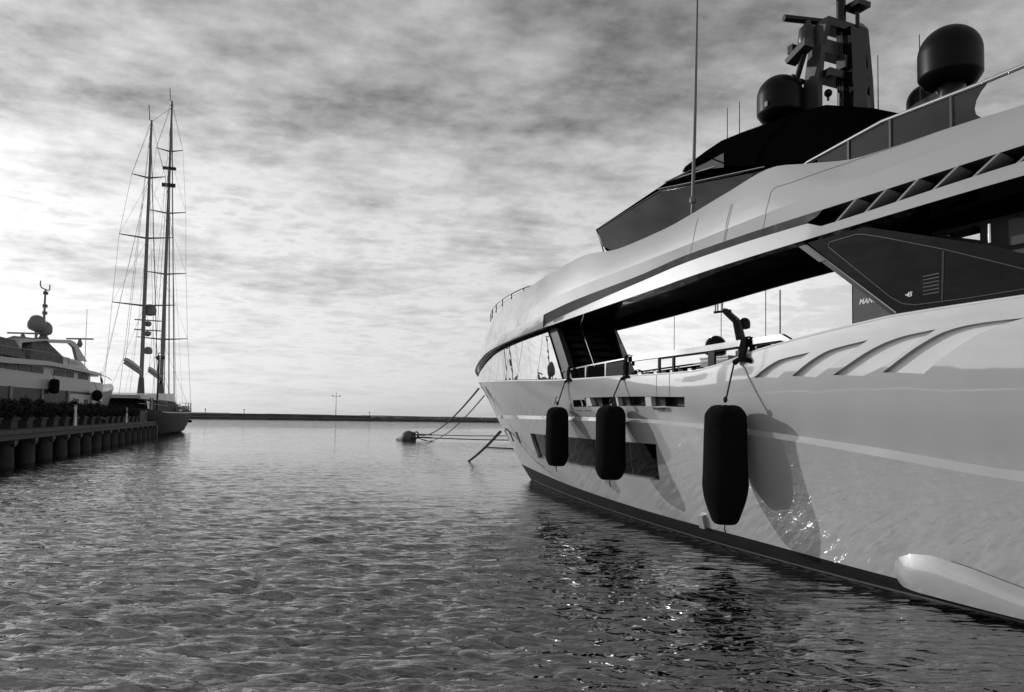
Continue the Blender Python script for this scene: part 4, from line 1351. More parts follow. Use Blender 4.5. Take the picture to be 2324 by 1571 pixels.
pier = thing('pier', 'dark concrete pier on round piles running out along the left side', 'pier', PA, PRZ)
P0, P1 = -36.8, 50.6
pile = MB().lathe([(0.39, -2.5), (0.385, 0.42), (0.36, 0.44), (0.36, 1.02), (0.38, 1.06)], n=18)
capm = MB().slab([(-0.30, -0.46, 1.22), (0.30, -0.46, 1.22), (0.30, -0.46, 1.05), (0.18, -0.38, 0.92), (-0.18, -0.38, 0.92), (-0.30, -0.46, 1.05)], (0, PW + 0.2, 0))
first = None
for i in range(24):
    x = -36.0 + 3.2 + i * 3.6 + (0 if i < 0 else 0)
    if x > P1 - 0.6:
        continue
    for yb in (0.0, PW - 0.5):
        if first is None:
            first = pl0 = obj('pile', pile, 'conc', pier, 40)
            pl0.location = (x, yb, 0)
            pc0 = obj('pile_cap', capm, 'concdark', pier)
            pc0.location = (x, 0, 0)
        else:
            o = pl0.copy()
            COL.objects.link(o)
            o.parent = pier
            o.location = (x, yb, 0)
            o.rotation_euler = (0, 0, random.random() * 6)
            if yb == 0.0:
                o = pc0.copy()
                COL.objects.link(o)
                o.parent = pier
                o.location = (x, 0, 0)
obj('deck_slab', MB().box(((P0 + P1) / 2, PW / 2 - 0.1, 1.62), (P1 - P0, PW - 0.2, 0.22)), 'conc', pier)
obj('dark_backing', MB().box(((P0 + P1) / 2, PW - 0.15, 0.2), (P1 - P0, 0.2, 2.7)), 'concdark', pier)  # dark sheet added behind the piles so the gaps read black
bi = 0
x = P0
while x < P1:
    L = min(3.6, P1 - x)
    obj('edge_beam', MB().box((x + L / 2, -0.32 + 0.01 * math.sin(bi * 3.1), 1.60), (L - 0.03, 0.16, 0.20)), 'wood', pier)
    obj('fascia_board', MB().box((x + L / 2, -0.27, 1.36), (L - 0.02, 0.14, 0.24)), 'wood', pier)
    x += 3.6
    bi += 1
obj('end_fascia', MB().box((P1 + 0.06, PW / 2 - 0.2, 1.48), (0.12, PW, 0.46)), 'wood', pier)


def leaf_crown(n, rx, ry, rz, seed, size):
    rg = np.random.default_rng(seed)
    mb = MB()
    cl = rg.normal(0, 1, (26, 3))
    cl /= np.linalg.norm(cl, axis=1, keepdims=True)
    cl *= rg.random((26, 1)) ** 0.4
    for i in range(n):
        c = cl[rg.integers(26)] * [rx, ry, rz] * 0.86 + rg.normal(0, 0.10, 3) * [rx, ry, rz] * 1.5
        d = rg.normal(0, 1, 3)
        d /= np.linalg.norm(d)
        e = np.cross(d, rg.normal(0, 1, 3))
        e /= np.linalg.norm(e)
        s = size * (0.6 + 0.8 * rg.random())
        mb.add([c - d * s, c + e * s * 0.45, c + d * s, c - e * s * 0.45], [(0, 1, 2, 3)])
    return mb


crowns = [leaf_crown(2600, 1.40, 0.48, 0.54, 30 + k, 0.065) for k in range(3)]
pot_mb = MB().loft([[(-0.50, -0.30, 0), (0.50, -0.30, 0), (0.50, 0.30, 0), (-0.50, 0.30, 0)], [(-0.58, -0.36, 0.5), (0.58, -0.36, 0.5), (0.58, 0.36, 0.5), (-0.58, 0.36, 0.5)]])
rim_mb = MB().box((0, 0.375, 0.50), (1.26, 0.07, 0.09)).box((0, -0.375, 0.50), (1.26, 0.07, 0.09)).box((0.595, 0, 0.501), (0.07, 0.68, 0.088)).box((-0.595, 0, 0.501), (0.07, 0.68, 0.088))
soil_mb = MB().box((0, 0, 0.47), (1.05, 0.62, 0.03))
stem_mb = MB()
for k in range(5):
    stem_mb.tube([(-0.42 + 0.21 * k, 0.03 * (-1) ** k, 0.45), (-0.6 + 0.3 * k, 0.05 * (-1) ** k, 0.80), (-0.9 + 0.45 * k, 0.1 * (-1) ** k, 1.15)], [0.02, 0.016, 0.008], 5)
proto_pot = proto_sh = None
cms = []
ORD = ['first', 'second', 'third', 'fourth', 'fifth', 'sixth', 'seventh', 'eighth', 'ninth', 'tenth', 'eleventh', 'twelfth', 'thirteenth', 'fourteenth', 'fifteenth', 'sixteenth', 'seventeenth']
n_vis = 0
for i in range(17):
    a = -5.6 + i * 2.72
    if a > 41.5:
        break
    p = pier_pt(a, 0.28, 1.73)
    n = ORD[n_vis]
    n_vis += 1
    lab_p = 'grey planter box on the pier edge, %s from the near end' % n
    lab_s = 'dense dark hedge shrub growing in the %s planter from the near end' % n
    if proto_pot is None:
        proto_pot = t = thing('planter_box', lab_p, 'planter', p, PRZ, 'planter boxes along the pier')
        obj('box', pot_mb, 'pot', t)
        obj('rim', rim_mb, 'pot', t)
        obj('soil', soil_mb, 'soil', t)
        proto_sh = s = thing('hedge_shrub', lab_s, 'shrub', p + Vector((0, 0, 0.48)), PRZ, 'hedge shrubs along the pier')
        cr = obj('foliage', crowns[0], 'leaf', s, fix=False, loc=(0, 0, 0.52))
        st_ = obj('stem', stem_mb, 'stem', s, loc=(0, 0, -0.46))
        cms = [cr.data]
        for c in crowns[1:]:
            o = obj('foliage', c, 'leaf', None, fix=False)
            cms.append(o.data)
            bpy.data.objects.remove(o)
    else:
        t = dup(proto_pot, loc=p)
        t['label'] = lab_p
        s = dup(proto_sh, loc=p + Vector((0, 0, 0.48)))
        s['label'] = lab_s
        for c in s.children:
            if c.name.startswith('foliage'):
                c.data = cms[i % 3]
                c.scale = (random.uniform(0.95, 1.06), 1, random.uniform(0.88, 1.1))

# service pedestals, chair, cabinet, gate at the end, lamp post
for a, lab in ((9.9, 'pale curved service pedestal between the planters, nearer one'), (30.6, 'pale curved service pedestal between the planters, farther one')):
    t = thing('service_pedestal', lab, 'pedestal', pier_pt(a, -0.12, 1.72), PRZ, 'service pedestals on the pier')
    obj('column', MB().tube([(0, 0, 0), (0.02, 0, 0.5), (-0.02, 0, 0.9), (-0.08, 0, 1.25)], [0.10, 0.085, 0.075, 0.09], 10), 'letter', t, 40)
    obj('cap', MB().ico((-0.09, 0, 1.28), 0.11, 2, (1.2, 1, 0.7)), 'dome', t, 40)
    obj('outlet', MB().box((0.05, -0.09, 0.62), (0.12, 0.06, 0.22)), 'black', t)
t = thing('folding_chair', 'pale folding chair leaning back in the gap between the planters', 'chair', pier_pt(18.9, -0.05, 1.72), PRZ + R(90))
obj('backrest', MB().box((0.18, 0, 0.80), (0.04, 0.62, 0.72), ry=R(14)), 'dome', t)
obj('seat', MB().box((-0.05, 0, 0.42), (0.48, 0.58, 0.04)), 'dome', t)
for sx in (-0.22, 0.16):
    for sy in (-0.27, 0.27):
        obj('leg', MB().tube([(sx, sy, 0), (-sx * 0.6, sy, 0.42)], 0.018, 6), 'chain', t)
t = thing('utility_cabinet', 'grey utility cabinet at the far end of the pier hedge', 'cabinet', pier_pt(43.4, 0.1, 1.72), PRZ)
obj('body', MB().box((0, 0, 0.55), (1.4, 0.5, 1.1)), 'dome', t)
for k in range(3):
    obj('door', MB().box((-0.45 + 0.45 * k, -0.265, 0.55), (0.40, 0.02, 0.95)), 'pot', t)
t = thing('gate_panel', 'tall grey gate panel standing at the very end of the pier', 'gate', pier_pt(48.9, 0.0, 1.72), PRZ)
for k in range(5):
    obj('board', MB().box((-0.8 + 0.4 * k, 0, 1.25), (0.37, 0.05, 2.2)), 'dome', t)
for k in (-1, 1):
    obj('post', MB().box((1.08 * k, 0.02, 1.3), (0.12, 0.12, 2.6)), 'pot', t)
obj('rail', MB().box((0, 0.05, 2.2), (2.1, 0.05, 0.1)).box((0, 0.05, 0.4), (2.1, 0.05, 0.1)), 'pot', t)
t = thing('lamp_post', 'dark lamp post with two hanging lanterns at the end of the pier', 'street lamp', pier_pt(51.3, -0.3, 0), PRZ)
obj('post', MB().lathe([(0.17, -2.2), (0.17, 1.9), (0.12, 2.0), (0.10, 9.3), (0.07, 9.6)], n=12), 'black', t, 40)
obj('arm', MB().tube([(-0.9, -0.5, 9.2), (-0.4, -0.2, 9.35), (0, 0, 9.35), (0.55, 0.2, 9.25)], 0.05, 8), 'black', t)
for x_, y_, z_ in ((-0.9, -0.5, 9.0), (0.55, 0.2, 9.05)):
    obj('lantern', MB().lathe([(0.05, 0.22), (0.22, 0.10), (0.24, 0), (0.13, -0.22), (0.04, -0.3)], (x_, y_, z_), 12), 'darkgrey', t, 40)
obj('camera_arm', MB().tube([(0, 0, 6.6), (-0.6, -0.35, 6.65), (-0.75, -0.42, 6.3)], 0.05, 8), 'black', t)
obj('camera', MB().box((-0.75, -0.42, 6.1), (0.4, 0.3, 0.4)), 'black', t)

# ------------------------------------------------------------------ older motor yacht behind the pier
OY = thing('older_motor_yacht', 'older white motor yacht with twin domes and canvas covers behind the pier', 'motor yacht', (-43.1, 82, 0), math.atan2(0.98, -0.2))


def hull_ring(x, prof):
    return [(x, y, z) for y, z in prof] + [(x, -y, z) for y, z in prof[::-1]]


rg_ = []
for x, bt, bw_, zt in ((-46, 3.6, 3.4, 4.2), (-36, 3.7, 3.5, 4.2), (-26, 3.7, 3.5, 4.22), (-17, 3.6, 3.1, 4.3), (-11, 3.2, 2.2, 4.6), (-6, 2.3, 1.0, 5.0), (-2, 1.1, 0.25, 5.4), (0.8, 0.1, 0.03, 5.7)):
    xw = x - max(0, (x + 12)) * 0.28
    rg_.append([(xw, bw_ * 0.9, -1.0), (x - (x - xw) * 0.8, bw_, 0.1), (x, bt, zt), (x, -bt, zt), (x - (x - xw) * 0.8, -bw_, 0.1), (xw, -bw_ * 0.9, -1.0)])
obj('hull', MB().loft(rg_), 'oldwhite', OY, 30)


def ring_b(xs, z0, z1, inset=0.0, zf=None):
    out = []
    for x in xs:
        bb = float(np.interp(x, [-46, -26, -17, -13, -10, -6], [3.68, 3.7, 3.6, 3.3, 2.8, 1.8])) - inset
        a0 = z0(x) if callable(z0) else z0
        a1 = z1(x) if callable(z1) else z1
        out.append([(x, bb, a0), (x, bb, a1), (x, -bb, a1), (x, -bb, a0)])
    return out


xs_ = list(np.linspace(-46, -12.6, 16))
b_top = lambda x: float(np.interp(x, [-46, -34, -27, -20, -12.6], [5.0, 5.06, 5.26, 5.21, 5.25]))
b_bot = lambda x: float(np.interp(x, [-46, -26, -17, -14, -12.6], [4.1, 4.22, 4.25, 3.7, 3.5]))
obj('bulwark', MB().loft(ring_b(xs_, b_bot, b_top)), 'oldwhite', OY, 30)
obj('main_deck_windows', MB().loft(ring_b(list(np.linspace(-46, -15, 12)), 2.2, lambda x: b_bot(x) + 0.02, -0.02)), 'inner', OY)
for i in range(4):
    x = -33 + i * 5.2
    obj('pillar', MB().box((x, -3.72, 3.2), (0.35, 0.12, 2.1)), 'dome', OY)
obj('cabin_side', MB().box((-19.2, -3.55, 3.1), (6.5, 0.4, 1.9)), 'oldwhite', OY)
for x in (-20.8, -18.6):
    obj('cabin_window', MB().box((x, -3.76, 3.2), (0.9, 0.05, 0.9)), 'inner', OY)
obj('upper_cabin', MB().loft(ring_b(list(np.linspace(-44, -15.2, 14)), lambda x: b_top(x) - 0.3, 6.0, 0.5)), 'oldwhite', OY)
for x0, x1 in ((-36.5, -34.9), (-34.7, -33.0), (-32.8, -31.0), (-30.8, -28.9), (-28.7, -26.4), (-24.3, -21.9), (-21.6, -19.9), (-18.7, -18.0), (-17.9, -17.2), (-17.1, -16.2)):
    bb = float(np.interp((x0 + x1) / 2, [-46, -26, -17, -13], [3.68, 3.7, 3.6, 3.3])) - 0.5
    obj('upper_window', MB().box(((x0 + x1) / 2, -bb - 0.02, 5.62), (x1 - x0 - 0.06, 0.06, 0.46)), 'inner', OY)
t2 = lambda x: float(np.interp(x, [-46, -34.5, -26.4, -19.6, -14], [6.0, 6.05, 6.31, 6.18, 6.12]))
t1 = lambda x: float(np.interp(x, [-46, -34.5, -26.4, -19.6, -14], [5.6, 5.66, 6.01, 5.94, 5.88]))
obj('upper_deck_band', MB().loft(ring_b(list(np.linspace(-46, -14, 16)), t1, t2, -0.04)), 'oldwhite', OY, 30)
obj('coach_roof', MB().loft([[(-23.4, 2.8, 6.1), (-23.4, 2.5, 6.5), (-23.4, -2.5, 6.5), (-23.4, -2.8, 6.1)], [(-21.4, 2.7, 6.1), (-21.4, 2.3, 7.05), (-21.4, -2.3, 7.05), (-21.4, -2.7, 6.1)], [(-15.2, 2.6, 6.1), (-15.2, 2.1, 7.12), (-15.2, -2.1, 7.12), (-15.2, -2.6, 6.1)], [(-10.9, 1.9, 6.02), (-10.9, 1.7, 6.25), (-10.9, -1.7, 6.25), (-10.9, -1.9, 6.02)]]), 'oldwhite', OY)
obj('visor', MB().box((-12.6, 0, 5.98), (3.6, 4.6, 0.14)), 'oldwhite', OY)
for sd in (-1, 1):
    y0 = sd * 2.4
    obj('radar_arch', MB().slab([(x, y0, z) for x, z in [(-29.6, 7.0), (-29.44, 7.41), (-29.24, 7.70), (-19.44, 8.55), (-18.32, 8.47), (-17.64, 8.18), (-15.2, 7.05), (-17.6, 7.05), (-18.42, 7.99), (-19.41, 8.25), (-24.54, 8.0), (-28.8, 7.45), (-28.9, 7.0)]], (0, sd * 0.25, 0)), 'oldwhite', OY)
obj('arch_roof', MB().slab([(-29.2, -2.4, 7.56), (-19.4, -2.4, 8.42), (-18.4, -2.4, 8.34), (-18.4, 2.4, 8.34), (-19.4, 2.4, 8.42), (-29.2, 2.4, 7.56)], (0, 0, 0.12)), 'oldwhite', OY)
obj('canvas_cover', MB().loft([[(-28.0, -1.2, 6.3), (-28.0, -2.9, 6.3), (-28.0, -2.9, 6.6), (-28.0, -1.2, 6.6)], [(-26.8, -0.8, 6.3), (-26.8, -2.9, 6.3), (-26.8, -2.6, 7.7), (-26.8, -0.8, 7.9)], [(-25.7, -0.8, 6.3), (-25.7, -2.9, 6.3), (-25.6, -2.3, 8.08), (-25.6, -0.8, 8.2)], [(-23.8, -0.8, 6.3), (-23.8, -2.9, 6.3), (-23.7, -2.3, 8.15), (-23.7, -0.8, 8.25)], [(-21.3, -0.8, 6.4), (-21.3, -2.8, 6.4), (-21.3, -2.8, 7.0), (-21.3, -0.8, 7.0)]]), 'canvas', OY)
obj('covered_tender', MB().loft([[(-37, -1.2, 6.3), (-37, -3.0, 6.3), (-37, -2.8, 7.0), (-37, -1.2, 7.2)], [(-33, -1.0, 6.3), (-33, -3.1, 6.3), (-33, -2.8, 7.5), (-33, -1.0, 7.7)], [(-30.2, -1.0, 6.3), (-30.2, -3.0, 6.3), (-30.2, -2.7, 7.5), (-30.2, -1.0, 7.6)], [(-28.6, -1.2, 6.3), (-28.6, -2.9, 6.3), (-28.6, -2.7, 6.75), (-28.6, -1.2, 6.75)]]), 'canvas', OY)
obj('side_rail', MB().tube([(-37, -3.6, 6.72), (-27, -3.65, 6.92), (-22, -3.5, 6.85)], 0.03, 6), 'dome', OY)
for x in np.linspace(-36, -22.5, 9):
    obj('rail_post', MB().tube([(x, -3.62, t2(x)), (x, -3.62, t2(x) + 0.62)], 0.025, 6), 'dome', OY)
for u, v, z, r in ((-18.9, 0.15, 9.25, 0.68), (-18.0, -0.10, 8.98, 0.62)):
    prof = [(r * 0.45, 0), (r * 0.85, r * 0.2), (r, r * 0.5)] + [(r * math.cos(a), r * 0.95 + r * math.sin(a)) for a in np.linspace(0, 1.5, 8)] + [(0.01, r * 1.95)]
    obj('radome', MB().lathe(prof, (u, v, z), 24), 'dome', OY, 40)
    obj('radome_pedestal', MB().lathe([(0.30, 8.3 - z), (0.12, 8.75 - z), (0.12, -0.1), (0.34, 0.05)], (u, v, z), 12), 'dome', OY, 40)
obj('mast', MB().lathe([(0.5, 8.3), (0.42, 8.8), (0.16, 9.2), (0.10, 10.6), (0.07, 12.9)], (-17.85, 0, 0), 12), 'spar', OY, 40)
obj('mast_fork', MB().tube([(-18.95, 0, 13.45), (-18.95, 0, 13.05), (-18.6, 0, 12.9), (-17.2, 0, 12.9), (-16.95, 0, 13.0), (-16.95, 0, 13.45)], 0.05, 6), 'spar', OY)
for z in (12.6, 11.5, 10.9):
    obj('mast_lamp', MB().box((-17.75, 0, z), (0.30, 0.3, 0.26)), 'black', OY)
for c, l in (((-21.89, 0, 8.62), 3.3), ((-12.43, 0.0, 9.0), 0.0)):
    if l:
        obj('radar_scanner', MB().box((c[0], 0, 8.75), (0.18, 2.3, 0.12), rz=-0.1), 'dome', OY)
        obj('radar_pedestal', MB().lathe([(0.25, 8.2), (0.2, 8.5), (0.08, 8.72)], (c[0], 0, 0), 12), 'dome', OY, 40)
obj('radar_scanner', MB().box((-16.2, -2.3, 8.95), (0.18, 2.3, 0.12), rz=-0.2), 'dome', OY)
obj('radar_pedestal', MB().lathe([(0.12, 8.2), (0.25, 8.5), (0.10, 8.9)], (-16.2, -2.3, 0), 12), 'dome', OY, 40)
obj('radar_bracket', MB().tube([(-18.3, -2.3, 8.4), (-16.2, -2.3, 8.3)], 0.1, 6), 'dome', OY)
obj('whip_antenna', MB().tube([(-4.3, 1, 5.2), (-4.28, 1, 13.0)], [0.04, 0.02], 6), 'spar', OY)
obj('life_rail', MB().tube([(-13, -3.2, 6.0), (-9, -2.6, 5.95), (-4, -1.5, 5.9), (0.4, 0, 6.2)], 0.03, 6), 'dome', OY)
for px_, pz_ in ((-26.5, 4.47), (-16.83, 4.05)):
    w = OY.matrix_basis @ Vector((px_, -4.05, pz_))
    long_ = px_ < -20
    t = thing('fender', 'long black fender hanging on the older yacht above the hedge' if long_ else 'round black ball fender hanging near the bow of the older yacht', 'fender', w, OY.rotation_euler.z, 'fenders on the older motor yacht')
    if long_:
        obj('cover', MB().lathe([(0.05, -0.56), (0.28, -0.5), (0.34, -0.3), (0.34, 0.3), (0.28, 0.5), (0.05, 0.56)], n=18), 'matte', t, 40)
    else:
        obj('cover', MB().ico((0, 0, 0), 0.44, 3, (1, 1, 1.1)), 'matte', t, 40)
    obj('rope', MB().tube([(0, 0, 0.5), (0, 0.3, 1.15)], 0.02, 6), 'rope', t)
fs = thing('flag_staff', 'drooping dark flag on a short staff at the bow of the older yacht', 'flag', OY.matrix_basis @ Vector((-2.2, 0, 5.35)), OY.rotation_euler.z)
obj('staff', MB().tube([(0, 0, 0), (-0.25, 0, 1.5)], 0.03, 6), 'spar', fs)
obj('flag', MB().loft([[(-0.22, 0, 1.4), (-0.05, 0.12, 1.2), (0.3, -0.08, 0.5), (0.55, 0.1, -0.55)], [(-0.2, 0, 0.9), (-0.1, 0.1, 0.6), (0.1, -0.1, 0.0), (0.35, 0.05, -0.6)]], closed=False, caps=False), 'matte', fs)

# bow of a further boat just entering the frame on the left
tb = thing('moored_motorboat', 'pale bow of a smaller motorboat with a rail at the left picture edge', 'boat', (-33.2, 46.5, 0), math.atan2(0.98, -0.2))
rg_ = []
for x, bt, bw_, zt in ((-46, 2.1, 2.0, 3.4), (-26, 2.2, 2.1, 3.5), (-16, 2.2, 2.1, 3.5), (-9, 1.9, 1.7, 3.6), (-6, 1.5, 1.3, 3.7), (-2.5, 1.1, 0.7, 3.9), (-0.6, 0.5, 0.2, 4.05), (0.4, 0.05, 0.03, 4.15)):
    rg_.append([(x - max(0, x + 6) * 0.25, bw_, -0.5), (x, bt, zt), (x, -bt, zt), (x - max(0, x + 6) * 0.25, -bw_, -0.5)])
obj('hull', MB().loft(rg_), 'oldwhite', tb, 30)  # unseen after body and cabin stretched to lengthen their reflection
obj('cabin', MB().loft([[(-44, 1.7, 3.4), (-44, 1.5, 4.0), (-44, -1.5, 4.0), (-44, -1.7, 3.4)], [(-38, 1.8, 3.5), (-38, 1.5, 4.6), (-38, -1.5, 4.6), (-38, -1.8, 3.5)], [(-31, 1.9, 3.6), (-31, 1.6, 5.6), (-31, -1.6, 5.6), (-31, -1.9, 3.6)], [(-21, 1.9, 3.6), (-21, 1.6, 6.3), (-21, -1.6, 6.3), (-21, -1.9, 3.6)], [(-11, 1.6, 3.6), (-11, 1.2, 6.0), (-11, -1.2, 6.0), (-11, -1.6, 3.6)], [(-6.5, 1.1, 3.6), (-6.5, 0.8, 4.6), (-6.5, -0.8, 4.6), (-6.5, -1.1, 3.6)], [(-3.5, 0.8, 3.7), (-3.5, 0.7, 3.9), (-3.5, -0.7, 3.9), (-3.5, -0.8, 3.7)]]), 'dome', tb)
obj('windscreen', MB().box((-12.5, -1.52, 5.2), (4.5, 0.12, 0.7)), 'darkglass', tb)
obj('radar_mast', MB().slab([(-15.9, -0.2, 6.0), (-15.2, -0.2, 6.0), (-14.4, -0.2, 9.6), (-13.4, -0.2, 10.5), (-13.7, -0.2, 10.7), (-14.8, -0.2, 9.8)], (0, 0.4, 0)), 'black', tb)
for x, y, z, q in ((-13.5, -0.9, 7.2, 0.75), (-14.6, 0.9, 9.2, 0.42), (-16.8, 0.0, 6.9, 0.60)):
    obj('radome', MB().lathe([(0.4 * q, 0), (0.95 * q, 0.2 * q), (q, 0.6 * q)] + [(q * math.cos(a), q * (1.0 + math.sin(a))) for a in np.linspace(0, 1.5, 6)] + [(0.01, 2 * q)], (x, y, z), 16), 'black', tb, 40)
obj('mast_bracket', MB().box((-13.4, 0, 10.5), (1.4, 0.2, 0.15)), 'black', tb)
for x, z0, z1 in ((-12.8, 10.5, 12.9), (-13.4, 10.5, 12.2), (-13.0, 10.5, 12.6), (-18, 6.2, 11.5)):
    obj('whip_antenna', MB().tube([(x, 0, z0), (x, 0, z1)], 0.05, 6), 'black', tb)
for zz in (4.5, 4.8, 5.1):
    obj('rail', MB().tube([(-5, -1.45, zz - 0.35), (-2.5, -1.1, zz - 0.1), (0.3, 0, zz)], 0.03, 6), 'chrome', tb)
for x, y in ((-4.5, -1.42), (-2.5, -1.1), (-0.8, -0.5), (0.3, 0)):
    obj('stanchion', MB().tube([(x, y, 3.7), (x, y, 5.1 - 0.06 * abs(x))], 0.03, 6), 'chrome', tb)

# ------------------------------------------------------------------ two-masted sailing yacht
KT = thing('sailing_yacht', 'dark hulled two-masted sailing yacht with tall masts beyond the pier end', 'sailing yacht', (-48.25, 100, 0), math.atan2(0.961, -0.276))
rg_ = []
for x, bt, bw_, zt in ((-22, 2.9, 0.3, 3.2), (-19, 3.8, 2.2, 3.0), (-10, 4.7, 4.2, 2.85), (2, 5.0, 4.6, 2.85), (12, 4.75, 4.0, 2.95), (19, 3.9, 2.5, 3.1), (25, 2.4, 1.0, 3.3), (29, 0.9, 0.2, 3.5), (31, 0.08, 0.03, 3.6)):
    xb = x * 0.88
    rg_.append([(xb, bw_ * 0.5, -1.0), (xb * 0.4 + x * 0.6, bw_, 0.25), (x * 0.97 + xb * 0.03, bt * 0.98, zt * 0.62), (x, bt, zt), (x, -bt, zt), (x * 0.97 + xb * 0.03, -bt * 0.98, zt * 0.62), (xb * 0.4 + x * 0.6, -bw_, 0.25), (xb, -bw_ * 0.5, -1.0)])
obj('hull', MB().loft(rg_), 'navy', KT, 30)
obj('rubbing_strake', MB().tube([(x, -y - 0.03, z) for x, y, z in ((-21.5, 2.95, 3.05), (-10, 4.72, 2.70), (2, 5.0, 2.70), (12, 4.78, 2.8), (19, 3.92, 2.95), (25, 2.4, 3.14), (30.6, 0.1, 3.4))], 0.07, 8), 'oldwhite', KT)
obj('deckhouse', MB().loft([[(x, y, 2.8), (x, y * 0.93, 4.2), (x, -y * 0.93, 4.2), (x, -y, 2.8)] for x, y in ((-14, 3.0), (-6, 3.4), (8, 3.3), (14.5, 2.6))]), 'navy', KT, 30)
obj('cabin_trunk', MB().loft([[(x, -y, 2.85), (x, -y + 0.25, z), (x, y - 0.25, z), (x, y, 2.85)] for x, y, z in ((9, 3.6, 3.95), (15, 3.2, 3.95), (20, 2.4, 3.7), (22.5, 1.8, 3.3))]), 'oldwhite', KT, 30)
for k in range(4):
    obj('cabin_window', MB().box((10.5 + k * 1.7, -3.50 + k * 0.14, 3.45), (1.0, 0.12, 0.4), rz=0.07), 'darkglass', KT)
obj('deckhouse_roof', MB().loft([[(x, y, 4.22), (x, y * 0.95, z), (x, -y * 0.95, z), (x, -y, 4.22)] for x, y, z in ((-16, 2.8, 4.6), (-8, 3.5, 4.95), (6, 3.3, 5.35), (12.5, 2.6, 5.1), (15.4, 2.0, 4.5))]), 'oldwhite', KT, 30)
obj('deckhouse_window', MB().slab([(-13.5, -3.12, 3.1), (12, -3.0, 3.2), (12, -2.85, 4.05), (-13.5, -2.95, 4.0)], (0, 0.02, 0)), 'darkglass', KT)
for i in range(5):
    obj('port', MB().box((13.5 + i * 1.3, -4.55 + i * 0.16, 1.5), (0.45, 0.4, 0.38)), 'darkglass', KT)
for k, (x, r0, zt, sprd) in enumerate(((0.0, 0.27, 41.2, ((16.6, 3.7), (25.5, 3.2), (33.5, 2.0))), (16.0, 0.29, 50.2, ((13.7, 3.5), (23.6, 2.95), (32.9, 2.6), (42.4, 1.85))))):
    ms = obj('mast', MB().tube([(x, 0, 2.6), (x - 0.1, 0, zt * 0.5), (x - 0.35, 0, zt)], [r0, r0 * 0.9, r0 * 0.55], 12), 'spar', KT, 40)
    obj('masthead_wand', MB().tube([(x - 0.4, 0.2, zt), (x - 0.45, 0.35, zt + 2.0)], 0.06, 6), 'spar', ms)
    tips = []
    for z, w in sprd:
        xx = x - 0.35 * z / zt
        obj('spreader', MB().tube([(xx - 0.5, w, z + 0.22), (xx, 0, z), (xx - 0.5, -w, z + 0.22)], [0.06, 0.13, 0.06], 8), 'spar', ms)
        tips.append((xx - 0.5, w, z + 0.22))
    for sd in (1, -1):
        pts = [(x - 0.3, sd * 4.4, 2.9)] + [(p[0], sd * p[1], p[2]) for p in tips] + [(x - 0.35, sd * 0.15, zt - 0.5)]
        obj('shroud', MB().tube(pts, 0.024, 5), 'wire', ms)
        for j, p in enumerate(tips):
            q = (x - 0.35 * (tips[j + 1][2] if j + 1 < len(tips) else zt) / zt, 0, (tips[j + 1][2] if j + 1 < len(tips) else zt) - 0.6)
            obj('diagonal_stay', MB().tube([(p[0], sd * p[1], p[2]), q], 0.016, 5), 'wire', ms)
        q = (x - 0.2, 0, tips[0][2] - 0.4)
        obj('lower_shroud', MB().tube([(x - 0.8, sd * 4.3, 2.9), q], 0.018, 5), 'wire', ms)
        obj('running_backstay', MB().tube([(x - 6.5, sd * 4.0, 3.0), (x - 0.3, 0, zt * 0.8)], 0.014, 5), 'wire', ms)
    zb = (7.65, 7.55)[k]
    boom = obj('boom', MB().tube([(x - 0.5, 0, zb), (x - 10.8, 0, zb + 0.75)], [0.16, 0.14], 8), 'spar', ms)
    obj('furled_sail', MB().loft([[(x - 0.6 - u, w * a, zb + 0.3 + 0.0727 * u + h * c) for a, c in ((-1, 0), (-0.7, 0.7), (0, 1.0), (0.7, 0.7), (1, 0), (0, -0.3))] for u, w, h in ((0, 0.15, 0.3), (2, 0.28, 0.55), (5, 0.30, 0.62), (8, 0.28, 0.55), (10.0, 0.20, 0.4), (10.3, 0.05, 0.1))]), 'sail', ms, 40)
    obj('mast_boot', MB().lathe([(0.55, 4.4), (0.45, 5.4), (0.32, 7.2)], (x, 0, 0), 12), 'canvas', ms, 40)
for z, r in ((16.3, 0.85), (10.9, 0.55)):
    obj('radome', MB().lathe([(0.3 * r, 0), (0.95 * r, 0.15 * r), (r, 0.6 * r)] + [(r * math.cos(a), r * (0.9 + 0.9 * math.sin(a))) for a in np.linspace(0, 1.5, 6)] + [(0.01, r * 1.8)], (0.95, -0.5, z - r), 16), 'dome', KT, 40)
for z in (14.5, 13.2):
    obj('radar_pedestal', MB().lathe([(0.2, 0), (0.45, 0.2), (0.4, 0.6), (0.1, 0.7)], (0.75, -0.4, z - 0.5), 12), 'spar', KT, 40)
    obj('radar_scanner', MB().box((0.7, -0.4, z + 0.3), (2.2, 2.2, 0.12), rz=0.6) if False else MB().box((0.7, -0.4, z + 0.3), (0.2, 3.2, 0.14), rz=0.2), 'spar', KT)
for z, s_ in ((39.8, 0.5), (37.2, 0.75)):
    obj('mast_lights', MB().box((15.7, 0, z), (0.4, 1.9, 0.5 * s_ + 0.15)), 'black', KT)
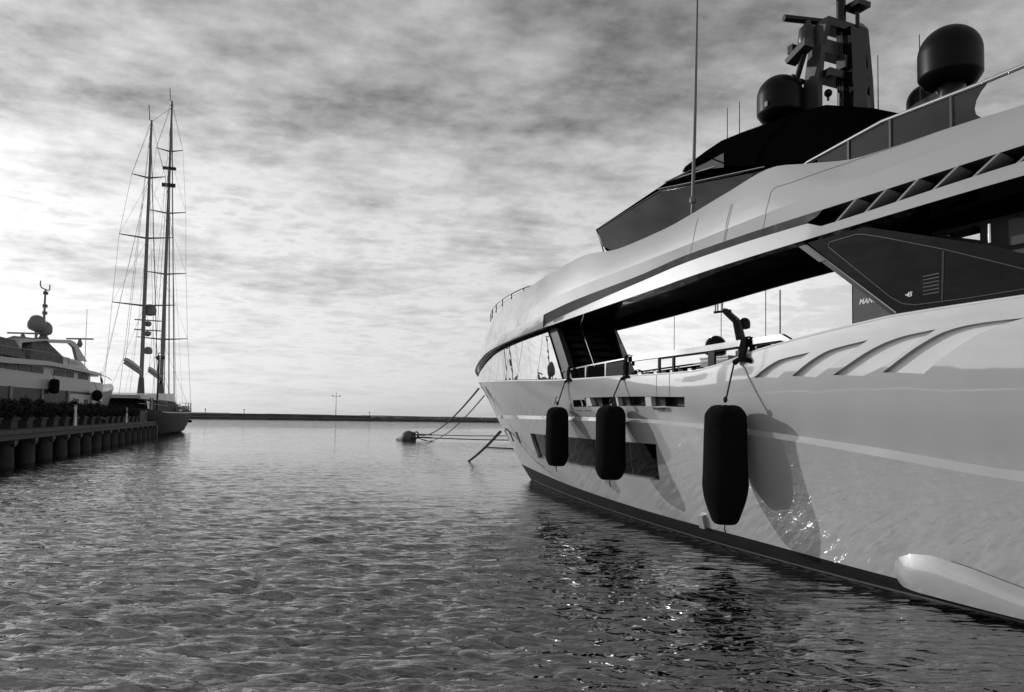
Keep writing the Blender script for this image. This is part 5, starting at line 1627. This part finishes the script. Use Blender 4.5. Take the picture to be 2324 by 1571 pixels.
for a, c, r in (((30.5, 0, 3.7), (15.65, 0, 49.5), 0.09), ((24.5, 0, 3.6), (15.8, 0, 40), 0.10), ((19.5, 0, 3.6), (15.8, 0, 31), 0.07), ((-0.35, 0, 41.0), (15.65, 0, 49.2), 0.03), ((13.5, 0, 5.0), (-0.3, 0, 39.5), 0.06), ((-13.5, 0, 3.4), (-0.35, 0, 41.0), 0.022), ((-9, -3.2, 3.2), (-0.3, 0, 34.0), 0.02), ((-9, 3.2, 3.2), (-0.3, 0, 34.0), 0.02), ((-10.5, 0, 8.4), (-0.3, 0, 40.4), 0.022), ((5.3, 0, 8.2), (15.7, 0, 49.4), 0.022), ((9.0, 0, 5.2), (15.7, 0, 46.0), 0.03)):
    obj('stay', MB().tube([a, c], r, 6), 'wire', KT)
obj('aft_awning_rail', MB().tube([(-20.8, -3.4, 4.1), (-15, -4.2, 4.1), (-9, -4.6, 3.9)], 0.04, 6).tube([(-20.8, -3.4, 3.6), (-15, -4.2, 3.6), (-9, -4.6, 3.5)], 0.03, 6), 'spar', KT)
rp = [(5, -4.9), (9, -4.8), (13, -4.6), (16, -4.3), (19, -3.85), (22, -3.2), (25, -2.35), (28, -1.2), (30.4, -0.1)]
obj('bow_rail', MB().tube([(x, y, 4.0 + 0.012 * max(x, 0)) for x, y in rp], 0.035, 6).tube([(x, y, 3.55 + 0.012 * max(x, 0)) for x, y in rp], 0.025, 6), 'spar', KT)
for x, y in rp:
    obj('stanchion', MB().tube([(x, y, 2.8), (x, y, 4.0 + 0.012 * max(x, 0))], 0.03, 6), 'spar', KT)
obj('windlass', MB().box((26, 0, 3.9), (1.2, 1.2, 0.8)).lathe([(0.5, 3.6), (0.5, 4.2), (0.2, 4.4)], (23.5, 0.4, 0), 12), 'black', KT)
for x in (8.5, 10.5, 12.3):
    obj('liferaft', MB().lathe([(0.05, 0), (0.32, 0.03), (0.35, 0.2), (0.35, 1.0), (0.32, 1.17), (0.05, 1.2)], (x, -4.1, 3.4), 12, axis='X'), 'oldwhite', KT, 40)
